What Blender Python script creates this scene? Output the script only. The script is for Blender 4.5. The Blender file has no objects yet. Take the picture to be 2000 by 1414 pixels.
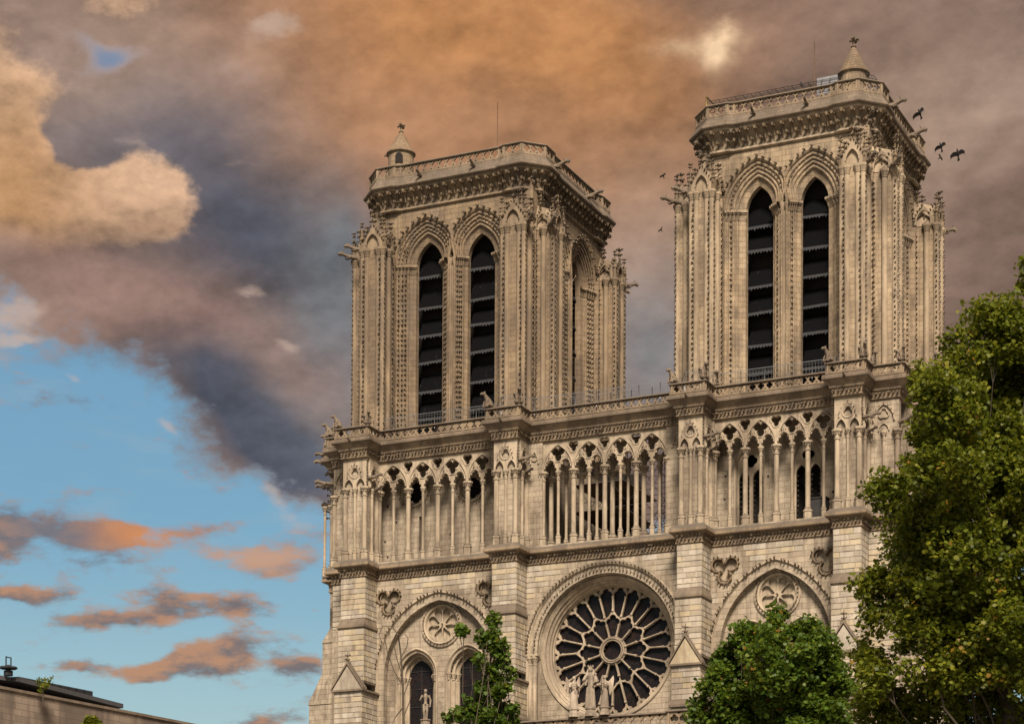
import bpy, math, random
import numpy as np
from mathutils import Vector, Matrix
random.seed(7); rng = np.random.default_rng(7)
PI = math.pi
S = bpy.context.scene
COL = S.collection

# ------------------------------------------------------------------ camera
# A shift lens as the photographer's upright verticals show: almost level, shifted far up.
CAM = dict(cx=60.6341, cy=-143.4763, cz=1.6132, yaw=-0.4431, pit=0.0308, rol=0.0056, f=4393.8, px=1000., py=1953.97)
def _cam_axes():
    y, p, r = CAM['yaw'], CAM['pit'], CAM['rol']
    f = np.array([math.sin(y)*math.cos(p), math.cos(y)*math.cos(p), math.sin(p)])
    a = np.array([math.cos(y), -math.sin(y), 0.]); u = np.cross(a, f)
    c, s = math.cos(r), math.sin(r)
    return np.array([c*a+s*u, -s*a+c*u, f])
AX = _cam_axes(); C0 = np.array([CAM['cx'], CAM['cy'], CAM['cz']])
def ray(u, v):
    return np.array([(u-CAM['px'])/CAM['f'], -(v-CAM['py'])/CAM['f'], 1.]) @ AX
def onY(u, v, Y):
    r = ray(u, v); return C0 + r*(Y-C0[1])/r[1]
def onX(u, v, X):
    r = ray(u, v); return C0 + r*(X-C0[0])/r[0]
def atD(u, v, D):
    r = ray(u, v); return C0 + r*D/math.hypot(r[0], r[1])
cam_d = bpy.data.cameras.new('camera'); cam = bpy.data.objects.new('camera', cam_d); COL.objects.link(cam)
cam_d.sensor_width = 36.; cam_d.lens = CAM['f']/2000.*36.; cam_d.shift_y = (CAM['py']-707.)/2000.
cam_d.clip_start = .5; cam_d.clip_end = 6000.
mw = Matrix.Identity(4)
for i in range(3):
    mw[i][0], mw[i][1], mw[i][2], mw[i][3] = AX[0][i], AX[1][i], -AX[2][i], C0[i]
cam.matrix_world = mw
S.camera = cam
S.render.resolution_x, S.render.resolution_y = 1024, 723
S.view_settings.view_transform = 'Standard'; S.view_settings.look = 'None'
S.view_settings.exposure = 0.85; S.view_settings.gamma = 1.0; S.view_settings.use_curve_mapping = False

# ------------------------------------------------------------------ node helper
class NT:
    def __init__(s, tree): s.t = tree; s.n = tree.nodes; s.l = tree.links
    def node(s, typ, **kw):
        n = s.n.new(typ)
        for k, v in kw.items(): setattr(n, k, v)
        return n
    def put(s, sock, val):
        if isinstance(val, bpy.types.NodeSocket): s.l.new(val, sock)
        elif val is not None:
            if hasattr(sock.default_value, '__len__') and not hasattr(val, '__len__'): val = (val,)*len(sock.default_value)
            if hasattr(sock.default_value, '__len__') and len(sock.default_value) == 4 and len(val) == 3: val = (*val, 1)
            sock.default_value = val
    def m(s, op, a, b=None, c=None, clamp=False):
        n = s.node('ShaderNodeMath', operation=op, use_clamp=clamp)
        for i, x in enumerate((a, b, c)):
            if x is not None: s.put(n.inputs[i], x)
        return n.outputs[0]
    def vm(s, op, a, b=None):
        n = s.node('ShaderNodeVectorMath', operation=op)
        s.put(n.inputs[0], a)
        if b is not None: s.put(n.inputs[1], b)
        return n.outputs[1] if op in ('DOT_PRODUCT', 'LENGTH') else n.outputs[0]
    def mix(s, fac, a, b, mode='MIX'):
        n = s.node('ShaderNodeMix', data_type='RGBA', blend_type=mode)
        s.put(n.inputs[0], fac); s.put(n.inputs[6], a); s.put(n.inputs[7], b)
        return n.outputs[2]
    def ss(s, x, lo, hi, a=0., b=1.):
        n = s.node('ShaderNodeMapRange', interpolation_type='SMOOTHSTEP')
        for i, q in enumerate((x, lo, hi, a, b)): s.put(n.inputs[i], q)
        return n.outputs[0]
    def lin(s, x, lo, hi, a=0., b=1.):
        n = s.node('ShaderNodeMapRange', interpolation_type='LINEAR')
        for i, q in enumerate((x, lo, hi, a, b)): s.put(n.inputs[i], q)
        return n.outputs[0]
    def noise(s, vec, scale, detail=4, rough=.55, dist=0., lac=2.):
        n = s.node('ShaderNodeTexNoise'); n.noise_dimensions = '3D'
        s.put(n.inputs['Vector'], vec); n.inputs['Scale'].default_value = scale
        n.inputs['Detail'].default_value = detail; n.inputs['Roughness'].default_value = rough
        n.inputs['Distortion'].default_value = dist; n.inputs['Lacunarity'].default_value = lac
        return n.outputs[0]
    def xyz(s, v):
        n = s.node('ShaderNodeSeparateXYZ'); s.put(n.inputs[0], v); return n.outputs
    def comb(s, x, y, z):
        n = s.node('ShaderNodeCombineXYZ')
        for i, q in enumerate((x, y, z)): s.put(n.inputs[i], q)
        return n.outputs[0]

# ------------------------------------------------------------------ sun and sky
SUN_AZ, SUN_EL = math.radians(154.), math.radians(46.)      # azimuth from +Y towards +X: in front of the facade, to the right
sun_d = bpy.data.lights.new('sun', 'SUN'); sun = bpy.data.objects.new('sun', sun_d); COL.objects.link(sun)
sun_d.energy = 4.3; sun_d.angle = math.radians(17.); sun_d.color = (1., .88, .75)
sd = Vector((math.sin(SUN_AZ)*math.cos(SUN_EL), math.cos(SUN_AZ)*math.cos(SUN_EL), math.sin(SUN_EL)))
sun.rotation_euler = sd.to_track_quat('Z', 'Y').to_euler()

def build_sky():
    w = bpy.data.worlds.new('World'); S.world = w; w.use_nodes = True
    g = NT(w.node_tree); g.n.clear()
    out = g.node('ShaderNodeOutputWorld'); bg = g.node('ShaderNodeBackground'); g.l.new(bg.outputs[0], out.inputs[0])
    tc = g.node('ShaderNodeTexCoord'); D = tc.outputs['Generated']
    sky = g.node('ShaderNodeTexSky', sky_type='NISHITA'); sky.sun_disc = False
    sky.sun_elevation = SUN_EL; sky.sun_rotation = SUN_AZ; sky.altitude = 50; sky.air_density = 1.5; sky.dust_density = .8; sky.ozone_density = 3.
    dx, dy, dz = g.xyz(D)
    hyp = g.m('SQRT', g.m('ADD', g.m('MULTIPLY', dx, dx), g.m('MULTIPLY', dy, dy)))
    az = g.m('MULTIPLY', g.m('ARCTAN2', dx, dy), 57.29578)
    el = g.m('MULTIPLY', g.m('ARCTAN2', dz, hyp), 57.29578)
    def AE(u, v):
        r = ray(u, v); return math.degrees(math.atan2(r[0], r[1])), math.degrees(math.atan2(r[2], math.hypot(r[0], r[1])))
    k = math.degrees(1/CAM['f'])                # degrees per photo pixel
    def warp(scale, detail, amp_a, amp_e):
        wv = g.node('ShaderNodeTexNoise'); g.put(wv.inputs['Vector'], D); wv.inputs['Scale'].default_value = scale; wv.inputs['Detail'].default_value = detail; wv.inputs['Roughness'].default_value = .55
        wx, wy, _ = g.xyz(wv.outputs['Color'])
        return g.m('ADD', az, g.m('MULTIPLY', g.m('SUBTRACT', wx, .5), amp_a)), g.m('ADD', el, g.m('MULTIPLY', g.m('SUBTRACT', wy, .5), amp_e))
    W1 = warp(11., 5, 4.2, 3.4); W2 = warp(34., 4, 1.5, .75); W0 = (az, el)
    V1, V2, V0 = g.comb(*W1, 0.), g.comb(*W2, 0.), g.comb(*W0, 0.)
    def blob(u, v, ru, rv, ang=0., amp=1., W=None):
        a0, e0 = AE(u, v)
        mp = g.node('ShaderNodeMapping', vector_type='TEXTURE'); g.put(mp.inputs['Vector'], V1 if W is None else W)
        mp.inputs['Location'].default_value = (a0, e0, 0); mp.inputs['Rotation'].default_value = (0, 0, math.radians(ang)); mp.inputs['Scale'].default_value = (ru*k, rv*k, 1)
        return g.m('POWER', .36788, g.vm('DOT_PRODUCT', mp.outputs[0], mp.outputs[0])), amp
    def total(*bl):
        r = 0.
        for p, a in bl: r = g.m('MULTIPLY_ADD', p, a, r)
        return g.m('MINIMUM', r, 1.15)
    Dn = g.vm('MULTIPLY', D, (1., 1., 1.6)); Ds = g.vm('MULTIPLY', D, (1., 1., 2.6))
    def billow(v): return g.m('MULTIPLY_ADD', g.noise(v, 15., 8, .6, 0.), .68, g.m('MULTIPLY', g.noise(v, 42., 5, .62, 0.), .32))
    n0 = billow(Dn); n1 = billow(g.vm('ADD', Dn, (-.0035, .001, .007)))
    nl = g.noise(Dn, 5., 3, .5, 0.)                         # broad tone
    ns = g.noise(Ds, 34., 6, .6, 0.)                        # shreds of the low clouds
    # cloud deck above, clear air towards the horizon
    a1, e1 = AE(70, 665); a2, e2 = AE(640, 1035); slope = (e2-e1)/(a2-a1)
    tilt = g.m('MULTIPLY_ADD', g.m('SUBTRACT', g.m('MINIMUM', g.m('MAXIMUM', az, a1-5), a2+1.5), a1), slope, e1)
    band_ = g.m('SUBTRACT', W2[1], tilt)
    deck = g.ss(g.m('MULTIPLY_ADD', g.m('SUBTRACT', nl, .5), 3.5, g.m('MULTIPLY_ADD', g.m('SUBTRACT', n0, .5), 7.5, band_)), -.5, 1.0)
    hole = g.ss(g.m('ADD', total(blob(205, 80, 80, 34, 8, .9), blob(150, 30, 80, 30, -20, .4)), g.m('MULTIPLY', g.m('SUBTRACT', n0, .5), 2.4)), .3, 1.15)
    deck = g.m('MULTIPLY', deck, g.m('SUBTRACT', 1., g.m('MULTIPLY', hole, .7)))
    mauve, pink, slate, orange, cream = (.250, .163, .128), (.34, .212, .175), (.082, .091, .122), (.585, .272, .112), (.66, .42, .27)
    c = g.mix(g.ss(nl, .40, .62), mauve, (.325, .226, .178))
    c = g.mix(total(blob(470, 430, 230, 150, -6, .95), blob(250, 250, 260, 90, 10, .55), blob(430, 760, 170, 90, -40, .95), blob(570, 900, 130, 90, -40, 1.), blob(180, 690, 120, 30, -10, .5)), c, slate)
    c = g.mix(total(blob(650, 640, 130, 200, 0, .85), blob(1275, 640, 110, 170, 0, .8), blob(640, 420, 70, 90, 0, .6)), c, (.165, .185, .205))
    c = g.mix(total(blob(930, 30, 420, 130, -4, 1.), blob(1230, 230, 230, 140, -30, .6), blob(760, 230, 260, 120, -10, .3), blob(1000, 330, 260, 110, -10, .3)), c, orange)
    c = g.mix(total(blob(1700, 330, 300, 190, 20, .65), blob(1250, 420, 140, 110, 0, .4)), c, (.42, .285, .205))
    c = g.mix(total(blob(330, 600, 230, 60, -12, .8), blob(80, 500, 150, 60, -20, .8), blob(590, 720, 90, 60, -20, .4)), c, pink)
    # lit cumulus with a crisp edge
    bump = g.m('MULTIPLY', g.m('SUBTRACT', n0, .5), 2.1)
    cm = g.m('ADD', total(blob(5, 330, 105, 200, 0, 1., V2), blob(265, 380, 90, 72, 0, .95, V2), blob(325, 400, 50, 58, 0, .55, V2), blob(140, 400, 120, 80, 0, .9, V2), blob(150, 285, 60, 50, 0, -.9, V2), blob(240, 0, 110, 36, 0, .85, V2)), bump)
    cm = g.m('MULTIPLY', g.ss(cm, .38, .74), g.ss(W2[1], AE(100, 520)[1], AE(100, 420)[1]))
    cmc = g.mix(total(blob(20, 380, 150, 200, 0, .85, V0)), cream, (.47, .255, .112)); cmc = g.mix(g.ss(nl, .42, .6), g.mix(1., cmc, (.82, .8, .8), 'MULTIPLY'), cmc)
    c = g.mix(cm, c, cmc)
    hi = g.ss(g.m('ADD', total(blob(490, 572, 50, 22, -6, .9, V2), blob(555, 675, 40, 16, -10, .8, V2), blob(30, 610, 70, 30, 20, .9, V2), blob(40, 660, 60, 14, 12, .9, V2), blob(540, 52, 70, 26, 12, .75, V2), blob(440, 320, 90, 16, 4, .7, V2), blob(280, 275, 70, 20, 0, .6, V2), blob(575, 1015, 60, 40, -35, .62, V2), blob(520, 960, 50, 22, -40, .6, V2), blob(330, 835, 34, 14, -30, .8, V2), blob(145, 735, 36, 14, -20, .75, V2)), g.m('MULTIPLY', g.m('SUBTRACT', g.m('ADD', g.m('MULTIPLY', ns, .5), g.m('MULTIPLY', n0, .5)), .5), 2.6)), .42, 1.05)
    sun_spot = total(blob(1396, 118, 20, 20, -20, .55, V2), blob(1400, 80, 26, 60, -24, .55), blob(1345, 100, 80, 24, 10, .5))
    sun_spot = g.m('MULTIPLY', sun_spot, g.ss(n0, .42, .58, .1, 1.15))
    c = g.mix(sun_spot, c, (.98, .68, .42))
    # relief of the billows
    lum = g.m('ADD', g.m('MULTIPLY', g.m('SUBTRACT', n0, n1), g.m('MULTIPLY_ADD', cm, 1.4, 1.9)), g.m('MULTIPLY_ADD', g.m('SUBTRACT', nl, .5), 1.15, 1.0))
    lum = g.m('ADD', lum, g.m('MULTIPLY', g.m('SUBTRACT', g.noise(Dn, 55., 4, .6, 0.), .5), .08))
    band_n = g.noise(g.comb(g.m('MULTIPLY', g.m('MULTIPLY_ADD', el, 1.1, az), .05), g.m('MULTIPLY', g.m('MULTIPLY_ADD', az, -.45, el), .22), 0.), 1.6, 6, .55, .25)
    lum = g.m('ADD', lum, g.m('MULTIPLY', g.m('SUBTRACT', band_n, .5), .95))
    lum = g.m('MAXIMUM', lum, .5)
    c = g.mix(1., c, g.comb(lum, lum, lum), 'MULTIPLY')
    edge = g.m('MULTIPLY', g.m('MULTIPLY', g.m('SUBTRACT', 1., deck), deck), 1.9)
    c = g.mix(g.m('MULTIPLY', edge, g.ss(nl, .35, .6)), c, (.60, .43, .35))
    # clear sky
    sk = g.mix(1., sky.outputs[0], (.100, .118, .112), 'MULTIPLY')
    pale = g.ss(el, 7.0, 13.8)
    sk = g.mix(g.m('SUBTRACT', 1., pale), g.mix(.55, sk, (.125, .295, .475)), g.mix(.75, sk, (.40, .545, .57)))
    sk = g.mix(g.m('MULTIPLY', g.ss(el, 17., 25.), .5), sk, (.065, .17, .38))
    wisp = g.m('MULTIPLY', g.ss(g.noise(g.vm('MULTIPLY', D, (1, 1, 4.5)), 13., 5, .6, 0.), .5, .8), .3)
    sk = g.mix(wisp, sk, (.42, .46, .48))
    # small low clouds
    lb = total(blob(272, 1046, 130, 22, -1, 1.7, V0), blob(500, 1082, 120, 26, 4, 1.0, V2), blob(590, 1112, 90, 16, 2, .8, V2), blob(55, 1162, 85, 17, 2, 1.1, V2),
               blob(250, 1208, 170, 20, 6, 1.25, V2), blob(400, 1172, 140, 26, -3, 1.25, V2), blob(310, 1302, 150, 24, 6, 1.3, V2), blob(420, 1272, 90, 32, 10, 1.25, V2), blob(150, 1305, 60, 12, 4, .8, V2), blob(595, 1310, 55, 22, 6, 1.1, V2),
               blob(110, 1040, 140, 30, -6, .85, V2), blob(20, 1060, 40, 46, 0, .9, V2), blob(190, 1095, 110, 18, 0, .55, V2), blob(150, 780, 75, 20, 4, .85, V2), blob(420, 1025, 60, 14, 0, .5, V2), blob(545, 1408, 130, 16, 4, .8, V2), blob(600, 1370, 50, 20, 30, .5, V2))
    nsu = g.noise(g.vm('ADD', Ds, (0., 0., .012)), 34., 6, .6, 0.)
    fr = g.noise(Ds, 90., 5, .65, 0.)
    ld = g.m('MULTIPLY_ADD', g.m('SUBTRACT', ns, .5), 2.6, g.m('MULTIPLY_ADD', g.m('SUBTRACT', fr, .5), .9, g.m('MULTIPLY', lb, .86)))
    lm = g.ss(ld, .20, .98)
    lit = g.m('ADD', g.m('MULTIPLY', g.m('SUBTRACT', ns, nsu), 2.6), g.m('MULTIPLY_ADD', g.m('SUBTRACT', n0, .5), 1.2, .45))
    lc = g.mix(g.ss(lit, .1, .85), (.185, .145, .145), (.50, .255, .140))
    lc = g.mix(total(blob(275, 1046, 115, 32, 0, 1., V0)), lc, (.68, .26, .08))
    lc = g.mix(total(blob(505, 1085, 150, 36, 0, .9, V2)), lc, (.60, .35, .23))
    lc = g.mix(total(blob(90, 1035, 100, 40, 0, .8, V2), blob(150, 780, 90, 30, 0, .8, V2), blob(190, 1095, 110, 24, 0, .8, V2)), lc, (.16, .165, .20))
    sk = g.mix(g.m('MULTIPLY', lm, .93), sk, lc)
    col = g.mix(deck, sk, c)
    col = g.mix(g.m('MULTIPLY', hi, .62), col, (.62, .46, .37))
    kx = .985*2**-S.view_settings.exposure
    g.put(bg.inputs[0], g.mix(1., col, (kx, kx, kx), 'MULTIPLY')); bg.inputs[1].default_value = 1.0
    w.cycles.sampling_method = 'NONE'
build_sky()

# ------------------------------------------------------------------ materials
def new_mat(name):
    m = bpy.data.materials.new(name); m.use_nodes = True
    g = NT(m.node_tree); b = g.n['Principled BSDF']
    b.inputs['Roughness'].default_value = .85
    b.inputs['Specular IOR Level'].default_value = .25
    return m, g, b
def stone_mat(name, base, alt, courses=True, crust=.75, tone=False, row=.38, width=.92, grime=.5):
    m, g, b = new_mat(name)
    geo = g.node('ShaderNodeNewGeometry'); P = geo.outputs['Position']
    x, y, z = g.xyz(P); nx, ny, nz = g.xyz(geo.outputs['Normal'])
    n_big = g.noise(P, .35, 4, .6); n_mid = g.noise(P, 2.2, 5, .65); n_fin = g.noise(P, 14., 4, .7)
    streak = g.noise(g.vm('MULTIPLY', P, (2.6, 2.6, .22)), 1., 5, .6)
    c = g.mix(g.ss(n_big, .35, .65), base, alt)
    c = g.mix(g.m('MULTIPLY', g.ss(n_mid, .48, .66), .55), c, tuple(q*.62 for q in base))
    patch = g.noise(g.vm('MULTIPLY', P, (1., 1., .55)), .9, 7, .68)
    c = g.mix(g.m('MULTIPLY', g.ss(patch, .51, .64), .6), c, (.17, .135, .10))
    stain = g.noise(g.vm('MULTIPLY', P, (.55, .55, .13)), 1., 7, .62)
    c = g.mix(g.m('MULTIPLY', g.ss(stain, .49, .59), .75*grime+.12), c, (.105, .078, .055))
    c = g.mix(g.m('MULTIPLY', g.ss(stain, .46, .36), .30), c, tuple(min(1, q*1.25) for q in base))
    c = g.mix(g.m('MULTIPLY', g.ss(patch, .44, .30), .35), c, tuple(min(1, q*1.22) for q in base))
    c = g.mix(g.m('MULTIPLY', g.ss(n_fin, .6, .8), .3), c, tuple(q*.55 for q in base))
    bumpsrc = g.m('ADD', g.m('MULTIPLY', n_fin, .25), g.m('MULTIPLY', n_mid, .35))
    if courses:
        bt = g.node('ShaderNodeTexBrick'); g.put(bt.inputs['Vector'], g.comb(g.m('ADD', x, y), z, 0))
        bt.inputs['Scale'].default_value = 1.; bt.inputs['Mortar Size'].default_value = .016; bt.inputs['Mortar Smooth'].default_value = .3
        bt.inputs['Brick Width'].default_value = width; bt.inputs['Row Height'].default_value = row; bt.inputs['Bias'].default_value = 0.
        bt.inputs['Color1'].default_value = (.86, .85, .84, 1); bt.inputs['Color2'].default_value = (1.1, 1.09, 1.07, 1); bt.inputs['Mortar'].default_value = (.62, .56, .5, 1)
        c = g.mix(1., c, bt.outputs['Color'], 'MULTIPLY')
        bumpsrc = g.m('SUBTRACT', bumpsrc, g.m('MULTIPLY', bt.outputs['Fac'], .9))
    if tone:
        at = g.node('ShaderNodeAttribute'); at.attribute_name = 'tone'
        oi = g.node('ShaderNodeObjectInfo')
        t = g.m('ADD', g.m('MULTIPLY', at.outputs['Fac'], 1.), g.m('MULTIPLY', oi.outputs['Random'], 1.))
        f = g.m('FRACT', g.m('MULTIPLY', t, 7.31))
        c = g.mix(1., c, g.mix(t, (.78, .765, .75), (1.1, 1.095, 1.08)), 'MULTIPLY')
        c = g.mix(g.m('MULTIPLY', g.ss(f, .55, .9), .35), c, (.50, .39, .21))
        c = g.mix(g.m('MULTIPLY', g.ss(f, .35, .0), .3), c, (.52, .47, .40))
    # black crust and lichen: patches and rain streaks, and on tops of ledges
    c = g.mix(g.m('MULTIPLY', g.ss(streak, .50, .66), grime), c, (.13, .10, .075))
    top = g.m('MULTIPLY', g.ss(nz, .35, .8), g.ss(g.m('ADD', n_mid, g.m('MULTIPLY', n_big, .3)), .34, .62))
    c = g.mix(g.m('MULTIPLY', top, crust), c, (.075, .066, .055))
    g.put(b.inputs['Base Color'], c)
    bp = g.node('ShaderNodeBump'); bp.inputs['Strength'].default_value = .55; bp.inputs['Distance'].default_value = .06
    g.put(bp.inputs['Height'], bumpsrc); g.l.new(bp.outputs[0], b.inputs['Normal'])
    b.inputs['Roughness'].default_value = .92
    return m
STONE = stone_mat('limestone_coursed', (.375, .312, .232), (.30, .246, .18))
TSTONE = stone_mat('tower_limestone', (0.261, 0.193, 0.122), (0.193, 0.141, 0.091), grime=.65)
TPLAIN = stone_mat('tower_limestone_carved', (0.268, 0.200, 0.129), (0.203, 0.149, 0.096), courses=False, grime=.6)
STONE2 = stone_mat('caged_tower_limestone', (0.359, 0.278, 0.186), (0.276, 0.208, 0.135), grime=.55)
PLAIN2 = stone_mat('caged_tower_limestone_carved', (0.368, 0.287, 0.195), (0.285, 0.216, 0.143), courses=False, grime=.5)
PLAIN = stone_mat('limestone_carved', (0.392, 0.316, 0.224), (0.328, 0.260, 0.180), courses=False, grime=.45)
BLOCK = stone_mat('limestone_block', (.415, .358, .28), (.345, .292, .222), courses=False, tone=True, grime=.3)
DARKST = stone_mat('limestone_weathered', (0.200, 0.152, 0.104), (0.152, 0.120, 0.088), courses=False, crust=.9, grime=.7)
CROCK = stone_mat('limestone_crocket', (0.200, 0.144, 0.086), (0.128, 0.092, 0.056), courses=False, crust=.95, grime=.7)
SLAB = stone_mat('drip_stone', (0.200, 0.152, 0.108), (0.132, 0.104, 0.076), courses=True, crust=.7, row=.3, grime=.7)
WEATH = stone_mat('limestone_sooted', (0.280, 0.208, 0.136), (0.200, 0.148, 0.096), courses=False, crust=.85, grime=.65)
CONE = stone_mat('cone_stone', (0.232, 0.164, 0.104), (0.176, 0.128, 0.080), courses=True, row=.22, width=.3, crust=.25, grime=.5)
STATUE = stone_mat('pale_statue_stone', (0.400, 0.328, 0.248), (0.320, 0.256, 0.188), courses=False, crust=.7, grime=.55)
MORTAR = stone_mat('mortar', (.285, .228, .165), (.235, .188, .135), courses=False, grime=.4)
def simple_mat(name, col, rough=.7, metal=0., noise=.3, scale=3.):
    m, g, b = new_mat(name)
    geo = g.node('ShaderNodeNewGeometry')
    n = g.noise(geo.outputs['Position'], scale, 5, .6)
    g.put(b.inputs['Base Color'], g.mix(n, tuple(q*(1-noise) for q in col), tuple(q*(1+noise) for q in col)))
    b.inputs['Roughness'].default_value = rough; b.inputs['Metallic'].default_value = metal
    return m
def louvre_mat():
    m, g, b = new_mat('weathered_lead_louvre')
    geo = g.node('ShaderNodeNewGeometry'); P = geo.outputs['Position']
    n = g.noise(g.vm('MULTIPLY', P, (5, 5, .7)), 1., 6, .7); q = g.noise(P, .8, 3, .5)
    c = g.mix(g.m('MULTIPLY', g.ss(n, .56, .78), g.ss(q, .45, .7)), (.0035, .0035, .004), (.06, .06, .064))
    g.put(b.inputs['Base Color'], c); b.inputs['Roughness'].default_value = .8; b.inputs['Specular IOR Level'].default_value = .04
    return m
LOUVRE = louvre_mat()
FRINGE = simple_mat('lead_fringe', (.028, .028, .03), .8, 0., .95, 9.)
DARK = simple_mat('dark_interior', (.02, .017, .014), .95)  # shade inside rooms and holes, put in as a near-black colour
IRON = simple_mat('dark_iron', (.045, .042, .04), .55, .4)
STEEL = simple_mat('galvanised_steel', (.28, .28, .28), .45, .7)
RUST = simple_mat('rusty_rod', (.12, .07, .04), .7)
BRASS = simple_mat('yellow_painted_rail', (.30, .22, .08), .55)
SHEET = simple_mat('grey_plastic_sheet', (.22, .22, .23), .4)
def glass_mat():
    m, g, b = new_mat('leaded_stained_glass')
    geo = g.node('ShaderNodeNewGeometry'); P = geo.outputs['Position']
    v = g.node('ShaderNodeTexVoronoi'); v.feature = 'DISTANCE_TO_EDGE'; v.inputs['Scale'].default_value = 5.; g.put(v.inputs['Vector'], P)
    w = g.node('ShaderNodeTexVoronoi'); w.inputs['Scale'].default_value = 5.; g.put(w.inputs['Vector'], P)
    c = g.mix(.22, (.012, .009, .009), w.outputs['Color'], 'MULTIPLY')
    c = g.mix(g.m('MULTIPLY', g.ss(g.noise(P, 1.6, 3), .5, .7), .7), c, (.026, .013, .009))
    c = g.mix(g.ss(v.outputs['Distance'], .05, .0), c, (.022, .02, .021))
    g.put(b.inputs['Base Color'], c); b.inputs['Roughness'].default_value = .3; b.inputs['Specular IOR Level'].default_value = .12
    bp = g.node('ShaderNodeBump'); bp.inputs['Strength'].default_value = .4; bp.inputs['Distance'].default_value = .03
    g.put(bp.inputs['Height'], g.noise(P, 4., 3)); g.l.new(bp.outputs[0], b.inputs['Normal'])
    return m
GLASS = glass_mat()
def leaf_mat(name, c0, c1, c2, rare):
    m, g, b = new_mat(name)
    at = g.node('ShaderNodeAttribute'); at.attribute_name = 'tone'; t = at.outputs['Fac']
    geo = g.node('ShaderNodeNewGeometry')
    c = g.mix(g.ss(t, 0., .6), c0, c1); c = g.mix(g.ss(t, .6, .95), c, c2); c = g.mix(g.ss(t, .972, .978), c, rare)
    c = g.mix(g.m('MULTIPLY', g.noise(geo.outputs['Position'], .5, 3), .45), c, tuple(q*.55 for q in c0))
    g.put(b.inputs['Base Color'], c); b.inputs['Roughness'].default_value = .5
    tr = g.node('ShaderNodeBsdfTranslucent'); g.put(tr.inputs['Color'], g.mix(.5, c, (.16, .19, .02)))
    mx = g.node('ShaderNodeMixShader'); mx.inputs[0].default_value = .4
    g.l.new(b.outputs[0], mx.inputs[1]); g.l.new(tr.outputs[0], mx.inputs[2])
    g.l.new(mx.outputs[0], g.n['Material Output'].inputs['Surface'])
    return m
LEAF_A = leaf_mat('plane_leaves', (.058, .080, .006), (.138, .160, .010), (.24, .225, .014), (.30, .16, .02))
LEAF_B = leaf_mat('maple_leaves', (.042, .086, .010), (.085, .145, .012), (.15, .185, .014), (.24, .10, .02))
LEAF_C = leaf_mat('young_leaves', (.045, .09, .012), (.08, .14, .014), (.14, .18, .016), (.2, .18, .02))
BARK = simple_mat('bark', (.075, .058, .04), .95, 0., .5, 6.)
BIRD = simple_mat('black_feathers', (.022, .02, .02), .6)

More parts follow.
